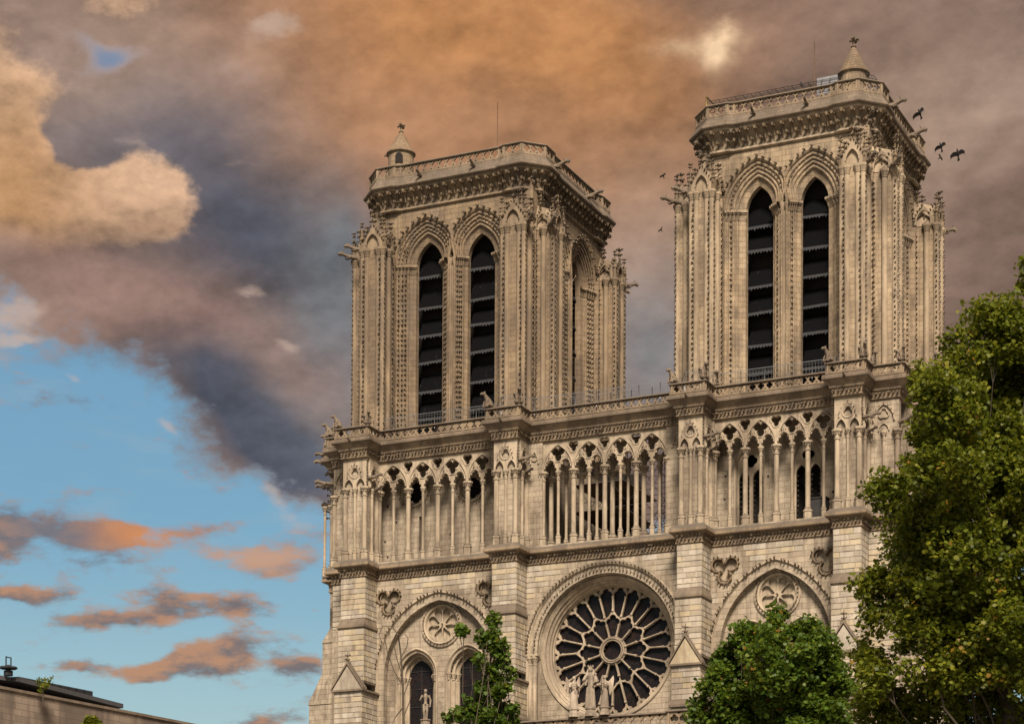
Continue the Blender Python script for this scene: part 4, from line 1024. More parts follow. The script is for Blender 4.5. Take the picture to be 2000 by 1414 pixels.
        for sd in (-1, 1):
            for q in range(6):
                t = (q+.5)/6; m.inst(CROCKET, [crock_M(s*bx+sd*hw*(1-t)*1.05, y0+.08, gz+.3+(ga-.3)*t+.08, sd*.5, .2)])
                m.inst(CROCKET, [crock_M(s*bx+sd*hw, y0+.1+pr*(1-t)*.5, gz+.3+1.2*t, sd*PI/2, .18), crock_M(s*bx+sd*hw, y0+.1+pr*(.5+t*.5), gz+1.5-1.2*t, sd*PI/2, .18)])
            m.lathe(s*bx+sd*(hw-.02), y0+.1, [(.15, gz), (.14, gz+.75), (.2, gz+.8), (.1, gz+1.1), (.04, gz+1.7)], 6)
            m.inst(CROCKET, [crock_M(s*bx+sd*hw, y0+.1, gz+z_, t, .17) for z_ in (.85, 1.1, 1.35) for t in (0, PI/2, PI, -PI/2)])
            finial(m, s*bx+sd*(hw-.02), y0+.1, gz+1.55, .55)
            finial(m, s*bx+sd*hw, y0+pr/2+.15, gz+1.4, .75)
            m.inst(CROCKET, [crock_M(s*bx+sd*(hw-.05), y1-.15, gz+z_, sd*.9, .2) for z_ in (.2, .55, .9, 1.25)])
        finial(m, s*bx, y0+.12, gz+ga-.1, .95)
        m.lathe(s*bx, -W-.25, [(.13, gz+1.2), (.1, gz+2.3), (.04, gz+3.0)], 6)
        m.inst(CROCKET, [crock_M(s*bx, -W-.25, gz+z_, t, .2) for z_ in (1.7, 2.05, 2.4) for t in (0, PI/2, -PI/2)])
        finial(m, s*bx, -W-.25, gz+2.3, .8)
        parts.append(m.build('gablet_crockets', CROCK, tw))
        o = link('gargoyle', GARG, None, tw); o.location = (s*bx+s*(bw/2), y0+.35, gz+.15); o.rotation_euler = (0, 0, s*PI/4); parts.append(o)
    # crocket strips at the corners of the core
    m = MB(); z = Z0+.9
    while z < 64.2:
        for s in (-1, 1): m.inst(CROCKET, [crock_M(s*(W-.04), -W+.02, z, s*.78, .17)])
        z += .38
    parts.append(tag(m.build('corner_crockets', CROCK, tw), kind='stuff'))
    for o in parts:
        for k in (1, 2, 3):
            if o.name.startswith('louvre') and k in (2,): continue
            c = copy_of(o, tw); c.matrix_basis = Matrix.Rotation(k*PI/2, 4, 'Z') @ o.matrix_basis
    # string course, corbel cove, drip slab, parapet
    fr = MB().sweep(PL, [(-.5, 65.0), (-.38, 65.0), (-.24, 65.08), (-.24, 65.2), (-.36, 65.3), (-.5, 65.3)], True).build('string_course', pl_, tw)
    MB().sweep(PL, [(-.55, 65.28), (-.38, 65.28), (-.36, 65.6), (-.24, 65.95), (-.02, 66.22), (.28, 66.34), (.32, 66.37), (.32, 66.5), (.36, 66.54), (-.55, 66.58)], True).build('corbel_frieze', pl_, tw)
    MB().sweep(PL, [(-.2, 66.54), (.47, 66.52), (.54, 66.6), (.54, 66.7), (.12, 67.32), (.12, 67.45), (-.2, 67.45)], True).build('drip_slab', SLAB, tw)
    hook = MB().tube([(0, .12, -.62), (0, .0, -.3), (0, -.16, .0), (0, -.36, .18), (0, -.5, .14), (0, -.52, -.02)], [.07, .08, .1, .15, .17, .06], 7, smooth=False)
    for s_ in (-1, 1): hook.tube([(0, -.2, .02), (s_*.16, -.34, .1), (s_*.22, -.44, -.02)], [.06, .08, .02], 5, smooth=False)
    hme = hook.mesh('corbel'); hme.materials.append(CROCK)
    P2 = PL+[PL[0]]
    for k, ((x0, y0), (x1, y1)) in enumerate(zip(P2[:-1], P2[1:])):
        L = math.hypot(x1-x0, y1-y0); n = max(1, int(round(L/.66))); rz = math.atan2(y1-y0, x1-x0); vis = (y0+y1)/2 < -W*.3 or (x0+x1)/2 > W*.3
        if not vis: continue
        for r, (zz, off, sc_) in enumerate(((66.12, -.08, .86), (65.58, -.32, .74))):
            for q in range(n):
                t = (q+.5*(r+1)-.0)/n if r == 0 else (q+.98)/n
                if t > 1: continue
                o = link('corbel', hme, None, fr); o.location = (x0+(x1-x0)*t+math.sin(rz)*off, y0+(y1-y0)*t-math.cos(rz)*off, zz)
                o.rotation_euler = (random.uniform(-.1, .1), 0, rz+random.uniform(-.08, .08)); o.scale = (sc_*random.uniform(.9, 1.1),)*3
    bl = balustrade(PL, .0, 67.57, .62, .62, tw, True, .15, 'parapet', WEATH)
    for k, ((x0, y0), (x1, y1)) in enumerate(zip(P2[:-1], P2[1:])):
        if math.hypot(x1-x0, y1-y0) > 4:
            rz = math.atan2(y1-y0, x1-x0)
            for t in ((.22, .76) if abs(math.sin(rz)) < .5 else (-.06, .7)):
                o = link('gargoyle', GARG, None, tw); o.location = (x0+(x1-x0)*t, y0+(y1-y0)*t, 67.12); o.rotation_euler = (-.12, 0, rz); o.scale = ((.75,)*3 if abs(math.sin(rz)) < .5 else (1.1,)*3)
    for k in range(4):
        o = link('gargoyle', GARG_S, None, tw); a = -PI/4+k*PI/2; o.location = ((W*1.36)*math.cos(a), (W*1.36)*math.sin(a), 65.9); o.rotation_euler = (0, 0, a+PI/2)
        o = link('gargoyle', GARG_S, None, tw); o.location = ((W*1.31)*math.cos(a), (W*1.31)*math.sin(a), 65.3); o.rotation_euler = (0, 0, a+PI/2)
    if turret is not None:
        tx, ty = turret[0]-cx, turret[1]-cy; zb = turret[2]; zt = turret[3]; r = .95
        t = MB().lathe(tx, ty, [(r, 66.9), (r, zb-.1), (r+.06, zb-.08), (r+.06, zb)], 24).build('stair_turret', st_, tw)
        n = 9; pr_ = [(r+.16, zb-.02), (r+.16, zb+.06)]
        for q in range(n):
            a0 = (r+.1)*(1-q/n)+.1*q/n; z_ = zb+.06+(zt-.75-zb)*q/n; pr_ += [(a0+.02, z_), (a0-.02+.02*0, z_+.05)]
        pr_ += [(.1, zt-.7)]
        MB().lathe(tx, ty, pr_, 18).build('cone_roof', CONE, tw)
        m = MB(); m.lathe(tx, ty, [(.11, zt-.8), (.2, zt-.7), (.1, zt-.62), (.08, zt-.45), (.08, zt-.1), (.01, zt)], 8)
        m.inst(CROCKET, [crock_M(tx, ty, zt-.26, t_, .34) for t_ in (0, PI/2, PI, -PI/2)]); m.build('turret_finial', CROCK, tw)
        if kind == 'N':
            m = MB(); a_ = math.radians(-70); q = (tx+(r+.005)*math.cos(a_), ty+(r+.005)*math.sin(a_))
            dm = MB().add(*plate([arch_loop(0, 0, .45, .28, .3)], -.05, .03)).build('turret_opening', DARK, tw); dm.location = (q[0], q[1], zb-.95); dm.rotation_euler = (0, 0, a_+PI/2)
            o = link('turret_spout', GARG_S, None, tw); o.location = (tx-r*.9, ty-.2, zb+.05); o.rotation_euler = (0, 0, -PI/2-.3); o.scale = (.6,)*3
    if rod is not None:
        m = MB().tube([(rod[0]-cx, rod[1]-cy, 66.9), (rod[0]-cx, rod[1]-cy, rod[2]-.6), (rod[0]-cx, rod[1]-cy, rod[2])], [.04, .032, .012], 6)
        m.build('lightning_rod', RUST, tw)
    return tw
tN = onY(783, 320, 3.0); zbN = onY(783, 303, 3.0)[2]; ztN = onY(783, 241, 3.0)[2]
rN = onY(972, 200, 8.); tS = onY(1667, 150, 2.9); zbS = onY(1667, 147, 2.9)[2]; ztS = onY(1666, 73, 2.9)[2]; rS = onY(1591, 82, 8.)
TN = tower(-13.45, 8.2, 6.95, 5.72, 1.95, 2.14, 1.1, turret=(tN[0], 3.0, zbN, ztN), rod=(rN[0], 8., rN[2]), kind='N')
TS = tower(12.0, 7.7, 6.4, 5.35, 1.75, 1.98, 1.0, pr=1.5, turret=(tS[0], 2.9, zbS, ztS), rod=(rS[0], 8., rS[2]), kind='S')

# ---- safety fences on the gallery and the wire cage of the south tower
def fence(path, z0, h, parent, name='safety_fence', step=1.7, wires=6):
    m = MB()
    F = MB().sweep(path, [(0, z0+h), (.02, z0+h), (.02, z0+h+.03), (0, z0+h+.03)]).build(name, STEEL, parent)
    for (x0, y0), (x1, y1) in zip(path[:-1], path[1:]):
        L = math.hypot(x1-x0, y1-y0); n = max(1, int(round(L/step)))
        for k in range(n):
            t = k/n; MB().tube([(x0+(x1-x0)*t, y0+(y1-y0)*t, z0), (x0+(x1-x0)*t, y0+(y1-y0)*t, z0+h)], .03, 5).build('fence_post', STEEL, F)
        for q in range(wires):
            z = z0+h*(q+.5)/wires; m.tube([(x0, y0, z), (x1, y1, z)], .007, 4, caps=False)
        nv = int(L/.22)
        for q in range(nv):
            t = (q+.5)/nv; m.tube([(x0+(x1-x0)*t, y0+(y1-y0)*t, z0), (x0+(x1-x0)*t, y0+(y1-y0)*t, z0+h)], .006, 3, caps=False)
    tag(m.build('fence_mesh', STEEL, F), kind='stuff')
ZF = ZC+1.45
fence([(-19.0, .05), (-8.9, .05), (-8.0, -1.2), (-6.8, -1.2), (-6.0, .05), (5.2, .05), (5.9, -1.2), (7.1, -1.2), (7.8, .05), (16.2, .05), (16.9, -1.2)], ZF, 1.75, CATH)
fence([(-4.6, 3.2), (4.9, 3.2)], ZF-.1, 2.6, CATH, wires=13)
def cage():
    # arched wire cage along the parapet of the south tower
    y0 = 1.5; p0 = onY(1380, 222, y0); p1 = onY(1636, 158, y0); xa, xb = p0[0], p1[0]; zb = 68.0; m = MB()
    def arc(x): return [(x, y0, zb), (x, y0, zb+.55), (x, y0+.25, zb+.95), (x, y0+.8, zb+1.2), (x, y0+1.8, zb+1.25)]
    n = 16
    F = MB().tube([(xa, y0, zb), (xa, y0, zb+1.2)], .07, 5); F.tube([(xa, y0, zb+1.2), (xa, y0+2.5, zb+1.25)], .06, 5)
    F = F.build('wire_cage', BRASS, CATH)
    for k in range(n+1): m.tube(arc(xa+(xb-xa)*k/n), .024, 4)
    for q in range(5):
        for w in np.linspace(0, 1, 3):
            A, B_ = np.array(arc(xa)), np.array(arc(xb))
            if q < 4: a_, b_ = A[q]*(1-w)+A[q+1]*w, B_[q]*(1-w)+B_[q+1]*w; m.tube([a_, b_], .016, 4)
    X = 12.0+6.4-.1
    def arcx(y): return [(X, y, zb), (X, y, zb+.55), (X-.25, y, zb+.95), (X-.8, y, zb+1.2), (X-1.8, y, zb+1.25)]
    for k in range(15): m.tube(arcx(2.6+k*.72), .026, 4)
    for q in range(4):
        for w in (0, .5):
            A, B_ = np.array(arcx(2.6)), np.array(arcx(12.7)); m.tube([A[q]*(1-w)+A[q+1]*w, B_[q]*(1-w)+B_[q+1]*w], .012, 4)
    tag(m.build('cage_wires', IRON, F), kind='stuff')
    MB().tube(arcx(12.7), .05, 5).build('end_frame', BRASS, F)
    xs = xb-1.55; MB().box(xs, xb-.1, y0+.3, y0+.36, zb, zb+1.15).build('sheet_panel', SHEET, F)
cage()

# ---- blocks: the largest three hundred are stones of their own, the others one part
unit = MB().add([(0, 0, 0), (1, 0, 0), (1, 0, 1), (0, 0, 1), (.02, -1, .04), (.98, -1, .04), (.98, -1, .96), (.02, -1, .96)], [(4, 5, 6, 7), (0, 1, 5, 4), (1, 2, 6, 5), (2, 3, 7, 6), (3, 0, 4, 7)]).mesh('stone_block')
unit.materials.append(BLOCK)
at_ = unit.attributes.new('tone', 'FLOAT', 'FACE')
BLOCKS.sort(key=lambda b: -(b[3]*b[4]*(abs(b[2][1])*1.+max(b[2][0], 0)*.4)*(1 if b[0][2] > 27 and b[0][0] < 15.5 else .2)))
MASON = MB(); tones = []
for k, (p, u, n, w, h, d) in enumerate(BLOCKS):
    jt = .014
    if k < 300:
        o = link('stone_block', unit, None, CATH)
        M = Matrix(((u[0]*(w-2*jt), -n[0]*d, 0, p[0]+u[0]*jt), (u[1]*(w-2*jt), -n[1]*d, 0, p[1]+u[1]*jt), (0, 0, h-2*jt, p[2]+jt), (0, 0, 0, 1)))
        o.matrix_basis = M
    else:
        a, b = p+u*jt+np.array([0, 0, jt]), p+u*(w-jt)+np.array([0, 0, jt]); up = np.array([0, 0, h-2*jt]); i = .012
        f = [a+u*i+n*d+np.array([0, 0, i]), b-u*i+n*d+np.array([0, 0, i]), b-u*i+n*d+up-np.array([0, 0, i]), a+u*i+n*d+up-np.array([0, 0, i])]
        MASON.add([a, b, b+up, a+up]+f, [(4, 5, 6, 7), (0, 1, 5, 4), (1, 2, 6, 5), (2, 3, 7, 6), (3, 0, 4, 7)]); tones += [random.random()]*5
mo = tag(MASON.build('masonry', BLOCK, CATH), kind='stuff')
a_ = mo.data.attributes.new('tone', 'FLOAT', 'FACE'); a_.data.foreach_set('value', tones)
print('blocks', len(BLOCKS))

# ================================================================== things on and around the cathedral
def sculpt(name, mb, mat, parent=None, voxel=.035):
    o = mb.build(name, mat, parent)
    r = o.modifiers.new('fuse', 'REMESH'); r.mode = 'VOXEL'; r.voxel_size = voxel; r.use_smooth_shade = True
    return o
def chimera_mesh(seed):
    R_ = random.Random(seed); m = MB(); t = R_.uniform(-.06, .06)
    m.tube([(0, .28, .05), (0, .2, .28), (0, .05, .55), (0, -.12, .8), (0, -.22, .95)], [.2, .27, .24, .17, .12], 10)
    m.tube([(0, -.18, .9), (t, -.3, 1.05), (t, -.48, 1.02), (t, -.62, .95)], [.12, .16, .12, .05], 8)
    for s in (-1, 1):
        m.tube([(s*.14, -.05, .68), (s*.2, -.22, .4), (s*.16, -.3, .06)], [.09, .075, .06], 7)
        m.tube([(s*.17, .2, .2), (s*.26, -.08, .26), (s*.2, -.18, .05)], [.15, .11, .07], 7)
        m.tube([(s*.09, -.28, 1.16), (s*.13, -.24, 1.33)], [.05, .015], 5)
        if seed % 2 == 0: m.tube([(s*.12, .1, .7), (s*.3, .35, .95), (s*.26, .5, .6), (s*.2, .42, .3)], [.06, .1, .09, .03], 7)
    m.tube([(0, .3, .1), (.12, .48, .12), (.2, .5, .3)], [.08, .06, .03], 6)
    return m
def chimera(x, y, rz, seed, k=1.15, where='a corner of the gallery balustrade'):
    o = sculpt('chimera', chimera_mesh(seed), DARKST, None, .045); o.location = (x, y, ZC+2.26); o.rotation_euler = (0, 0, rz); o.scale = (k, k, k)
    tag(o, ('winged' if seed % 2 == 0 else 'wingless')+' weathered stone chimera crouching on '+where, 'chimera', 'chimeras on the gallery balustrade')
sd_ = 0
for i, (a, b) in enumerate(BUT):
    for x, rz in ((a-.28, -.6), (b+.28, .6)):
        sd_ += 1; chimera(x, -DB-.28, rz, sd_, random.uniform(.8, .98), ('the outer buttress below the uncaged tower', 'the buttress between uncaged tower and rose bay', 'the buttress between rose bay and caged tower', 'the outer buttress below the caged tower')[i])
for x, y, rz, wh in ((BUT[3][1]+.33, -.1, .9, 'the inner balustrade corner beside the plane tree'), (XR+.28, -.28, .7, 'the outermost front balustrade corner beside the plane tree'), (XR+1.78, 1.95, .9, 'the side balustrade behind the plane tree'), (XL-.28, -.28, -.8, 'the front corner of the uncaged tower\'s outer balustrade'), (XL-1.75, 2.0, -.9, 'the side balustrade of the uncaged tower'), (BUT[2][1]+.35, -.1, .8, 'the inner balustrade corner below the caged tower')):
    sd_ += 1; chimera(x, y, rz, sd_, random.uniform(.75, .95), wh)
# gargoyles along the gallery
for x, y, rz, z, k in [(b+.1, -1.35, PI/2, 44.6, .75) for a, b in BUT]+[(b+.05, -.35, PI/2*.7, 43.9, .6) for a, b in BUT]+[(XL-.2, .1, -PI/3, 44.9, .9), (XL-1.6, 2.3, -PI/2, 45.4, .9), (XL-1.6, 3.2, -PI/2, 44.2, .9), (XL-.3, 1.2, -PI/2, 45.9, .8), (XL-.6, .2, -PI/2, 47.2, .8), (XL-1.8, 2.4, -PI/2, 47.3, .9), (XR+.1, .1, PI/3, 44.4, .9)]+[((a+b)/2, -DB-.45, 0, ZC+1.2, .45) for a, b in BUT]+[(XL-.1, .3, -PI/2.5, 37.9, .6)]:
    o = link('gargoyle', GARG, None, CATH); o.location = (x, y, z); o.rotation_euler = (0, 0, rz); o.scale = (k,)*3
# crocket hooks on the north-west corner silhouette
m = MB()
for k in range(7): m.inst(CROCKET, [crock_M(XL-1.55, 2.3, 43.0+k*.42, -PI/2, .32)])
tag(m.build('corner_hooks', CROCK, CATH), kind='stuff')
for x in (XL-2.05,):
    o = link('engaged_column', THIN, None, CATH); o.location = (x, 2.3, 0)

def figure(m, h=2.3, bare=False, lean=0.):
    """standing draped figure, feet at z=0, facing -Y, one closed body"""
    if not bare:
        m.tube([(0, 0, 0), (0, 0, .25*h), (.02, 0, .5*h), (.01, 0, .66*h), (0, 0, .78*h), (0, 0, .84*h)], [.125*h, .105*h, .095*h, .085*h, .10*h, .055*h], 14, squash=.8)
        for t in np.arange(9)*.42-1.7+PI*1.5: m.tube([(.115*h*math.cos(t), .095*h*math.sin(t), .01), (.085*h*math.cos(t), .075*h*math.sin(t), .5*h)], [.028*h, .014*h], 5)
    else:
        m.tube([(0, 0, .48*h), (0, 0, .6*h), (0, 0, .74*h), (0, 0, .82*h), (0, 0, .86*h)], [.085*h, .075*h, .105*h, .09*h, .035*h], 12, squash=.7)
        for s in (-1, 1): m.tube([(s*.045*h, 0, .5*h), (s*.05*h, -.02*h, .27*h), (s*.045*h, .01*h, .06*h), (s*.05*h, -.05*h, .0)], [.058*h, .042*h, .03*h, .03*h], 9)
    m.tube([(0, 0, .83*h), (0, -.01*h, .88*h)], [.035*h, .035*h], 8)
    m.tube([(0, -.012*h, .865*h), (0, -.02*h, .89*h), (0, -.015*h, .93*h), (0, -.005*h, .97*h), (0, 0, .99*h)], [.032*h, .05*h, .058*h, .05*h, .02*h], 10)
    m.tube([(0, -.065*h, .935*h), (0, -.08*h, .915*h)], [.008*h, .013*h], 5)
def arm(m, h, s, el, ha):
    m.tube([(s*.1*h, 0, .79*h), el, ha], [.04*h, .034*h, .026*h], 8)
    d = np.array(ha)-np.array(el); d /= np.linalg.norm(d)
    for k in range(4): m.tube([np.array(ha), np.array(ha)+d*.04*h+np.array([(k-1.5)*.012*h, 0, 0]), np.array(ha)+d*.06*h+np.array([(k-1.5)*.012*h, -.012*h, -.006*h])], [.011*h, .009*h, .006*h], 5)
    m.tube([np.array(ha), np.array(ha)+d*.02*h+np.array([-s*.03*h, 0, .0])], [.012*h, .008*h], 5)
def statue(name, x, y, z, h, kind, label, rz=.35):
    root = tag(empty(name, (x, y, z)), label, 'statue'); root.rotation_euler = (0, 0, rz)
    ped = MB().lathe(0, 0, [(.42, 0), (.42, .18), (.36, .24), (.34, .45), (.4, .5), (.4, .58)], 8, a0=PI/8); ped.build('pedestal', STATUE, root)
    m = MB()
    if kind == 'virgin':
        figure(m, h); arm(m, h, -1, (-.17*h, -.05*h, .64*h), (-.12*h, -.14*h, .66*h)); arm(m, h, 1, (.18*h, -.02*h, .64*h), (.1*h, -.12*h, .6*h))
        m.tube([(.13*h, -.1*h, .6*h), (.13*h, -.1*h, .7*h), (.12*h, -.1*h, .76*h)], [.06*h, .055*h, .03*h], 8)
        m.tube([(.12*h, -.1*h, .76*h), (.12*h, -.11*h, .8*h), (.12*h, -.1*h, .84*h)], [.025*h, .042*h, .02*h], 8)
        for s in (-1, 1): m.tube([(s*.05*h, .02*h, .95*h), (s*.09*h, .03*h, .8*h), (s*.12*h, .04*h, .55*h)], [.02*h, .04*h, .03*h], 7)
    elif kind == 'angel':
        figure(m, h); arm(m, h, -1, (-.15*h, -.06*h, .64*h), (-.05*h, -.15*h, .66*h)); arm(m, h, 1, (.15*h, -.06*h, .64*h), (.05*h, -.15*h, .7*h))
        m.tube([(.0, -.17*h, .5*h), (.0, -.17*h, .98*h)], [.018*h, .014*h], 6)
    else:
        figure(m, h, True); arm(m, h, -1, (-.17*h, -.02*h, .62*h), (-.08*h, -.12*h, .74*h)); arm(m, h, 1, (.16*h, .02*h, .63*h), (.15*h, -.03*h, .46*h))
        m.tube([(.0, .06*h, 0), (.03, .09*h, .3*h), (.0, .08*h, .5*h)], [.05*h, .045*h, .03*h], 7)
    b = sculpt('body', m, STATUE, root, .028); b.location = (0, 0, .56)
    if kind == 'virgin':
        cr = MB().lathe(0, -.005*h, [(.05*h, .965*h), (.06*h, 1.0*h)], 10)
        for t in np.arange(8)*PI/4: cr.tube([(.056*h*math.cos(t), .056*h*math.sin(t), .985*h), (.066*h*math.cos(t), .066*h*math.sin(t), 1.04*h)], [.014*h, .004*h], 4)
        cr.build('crown', STATUE, root).location = (0, 0, .56)
    if kind == 'angel':
        for s in (-1, 1):
            wv = plate([[(0, .0), (s*.1*h, .12*h), (s*.2*h, .26*h), (s*.22*h, .14*h), (s*.2*h, -.05*h), (s*.15*h, -.25*h), (s*.09*h, -.4*h), (s*.03*h, -.18*h)][::s]], -.02*h, .02*h, .01)
            o = MB().add(*wv).build('wing', STATUE, root); o.location = (s*.03*h, .1*h, .75*h+.56); o.rotation_euler = (-.15, 0, s*.45)
    return root
YS = -2.2
def base_at(u, v, Y): p = onY(u, v, Y); return p[0]
zst = 25.93
statue('crowned_statue', base_at(1153, 1380, YS), YS, zst, onY(1153, 1300, YS)[2]-zst-.6, 'virgin', 'pale stone statue of a crowned woman holding a child before the rose window')
statue('angel_statue', base_at(1121, 1380, YS-.1), YS-.1, zst, onY(1121, 1320, YS)[2]-zst-.55, 'angel', 'pale stone winged angel statue before the rose, nearest the slender tree', .6)
statue('angel_statue', base_at(1181, 1380, YS-.1), YS-.1, zst, onY(1181, 1318, YS)[2]-zst-.55, 'angel', 'pale stone winged angel statue before the rose, between the crowned woman and the large maple', 0.)
statue('nude_statue', base_at(831, 1400, YS), YS, zst, onY(829, 1345, YS)[2]-zst-.55, 'adam', 'pale stone unclothed standing figure in front of a dark lancet window', .4)

# scaffolding between the towers
def scaffold():
    root = tag(empty('scaffolding', (-.5, 9., 38.4)), 'dark tube scaffolding between the towers, seen through the open gallery arcade', 'scaffolding')
    x0, x1, z0, z1 = -5.0, 5.0, .0, 8.2
    for j, y in enumerate((-3.2, 0., 3.4)):
        for i in range(8):
            x = x0+(x1-x0)*i/7
            MB().tube([(x, y, z0), (x, y, z1)], .032, 5).build('standard', IRON, root)
        for k in range(6):
            MB().tube([(x0-.2, y-.06, .5+k*1.35), (x1+.2, y-.06, .5+k*1.35)], .024, 5).build('ledger', IRON, root)
        m = MB()
        for i in range(7):
            xa, xb = x0+(x1-x0)*i/7, x0+(x1-x0)*(i+1)/7
            for k in range(4): m.tube([(xa, y+.07, k*2.+.2), (xb, y+.07, k*2.+2.1)] if (i+k+j) % 2 else [(xb, y+.07, k*2.+.2), (xa, y+.07, k*2.+2.1)], .02, 4)
        m.build('braces', IRON, root)
    for k, z in enumerate((1.9, 3.9, 5.9)):
        MB().box(x0, -1.0, -3.2, 3.4, z, z+.06).build('deck', simple_mat('scaffold_planks', (.12, .085, .055), .9) if k == 0 else bpy.data.materials['scaffold_planks'], root)
    MB().box(x0-.1, -2.2, 3.5, 3.55, 0, z1).build('shade_sheet', DARK, root)  # near-black sheet added to paint in the shade behind the scaffold
scaffold()

# birds
def bird(u, v, span_px, yaw, flap, roll, label):
    D = .92*CAM['f']/span_px if span_px > 17 else .5*CAM['f']/span_px
    sc_ = 1. if span_px > 17 else .55
    p = atD(u, v, D); root = tag(empty('bird', p), label, 'bird', 'birds flying round the towers')
    rt, up, fw = [Vector(q) for q in AX]; wx_ = (rt*math.cos(yaw)+up*math.sin(yaw)+fw*.15).normalized()
    by = (fw*math.cos(roll)-(up*math.cos(yaw)-rt*math.sin(yaw))*math.sin(roll)); by = (by-wx_*by.dot(wx_)).normalized(); bz = wx_.cross(by)
    sc_ *= .88; root.matrix_basis = Matrix.Translation(p) @ Matrix(((wx_[0], by[0], bz[0]), (wx_[1], by[1], bz[1]), (wx_[2], by[2], bz[2]))).to_4x4() @ Matrix.Scale(sc_, 4)
    m = MB(); m.tube([(0, .22, 0), (0, .1, .01), (0, -.05, .02), (0, -.17, .03), (0, -.22, .045), (0, -.265, .035), (0, -.3, .025)], [.03, .065, .075, .05, .042, .03, .006], 8)
    m.build('body', BIRD, root)
    MB().hexa([(-.03, .18, -.012), (.03, .18, -.012), (.085, .4, -.012), (-.085, .4, -.012)], [(-.03, .18, .012), (.03, .18, .012), (.085, .4, .004), (-.085, .4, .004)]).build('tail', BIRD, root)
    for s in (-1, 1):
        f1, f2 = flap, flap*.5; pts = []
        lead = [(.04, -.12), (.2, -.17), (.33, -.13), (.46, -.02)]; trail = [(.04, .1), (.2, .1), (.33, .1), (.43, .14)]
        def zf(x): return math.tan(f1)*min(x, .2)+math.tan(f2)*max(0, x-.2)
        mm = MB(); rows = []
        for (xa, ya), (xb, yb) in zip(lead, trail):
            rows.append([(s*xa, ya, zf(xa)+.012), (s*xb, yb, zf(xb)+.004), (s*xb, yb, zf(xb)-.004), (s*xa, ya, zf(xa)-.008)])
        mm.grid(rows, closed_v=True); mm.f += [(0, 1, 2, 3), (12, 13, 14, 15)]; mm.s += [False]*2
        for q in range(4): mm.tube([(s*(.38+.02*q), .02+.04*q, zf(.4)), (s*(.5-.025*q), .06+.06*q, zf(.5))], [.018, .006], 4)
        mm.build('wing', BIRD, root)
bird(1797, 222, 34, .75, .5, .7, 'black bird with raised wings, highest of the flock beside the caged tower')
bird(1838, 287, 30, .6, .35, .8, 'black bird banking just above the smallest one beside the caged tower')
bird(1871, 301, 36, .4, .2, .9, 'large black bird gliding farthest from the caged tower')
bird(1836, 308, 15, -1.0, .5, .5, 'smallest black bird of the flock beside the caged tower')
bird(1296, 344, 16, .6, .6, .6, 'tiny bird between the towers, level with the gablets of the caged tower')
bird(1292, 449, 15, .9, .6, .5, 'tiny bird between the towers, lower than the other one there')
def perched():
    p = onY(1567, 166, 1.6); root = tag(empty('bird', p), 'dark bird perched on the wire cage of the tower parapet', 'bird'); root.location[2] -= .1
    MB().tube([(.12, 0, -.02), (.02, 0, .08), (-.06, 0, .2), (-.1, 0, .27), (-.17, 0, .25)], [.02, .09, .075, .055, .012], 8).build('body', BIRD, root)
    MB().hexa([(.08, -.03, -.04), (.24, -.04, -.16), (.24, .04, -.16), (.08, .03, -.04)], [(.08, -.03, .0), (.24, -.04, -.14), (.24, .04, -.14), (.08, .03, .0)]).build('tail', BIRD, root)
perched()

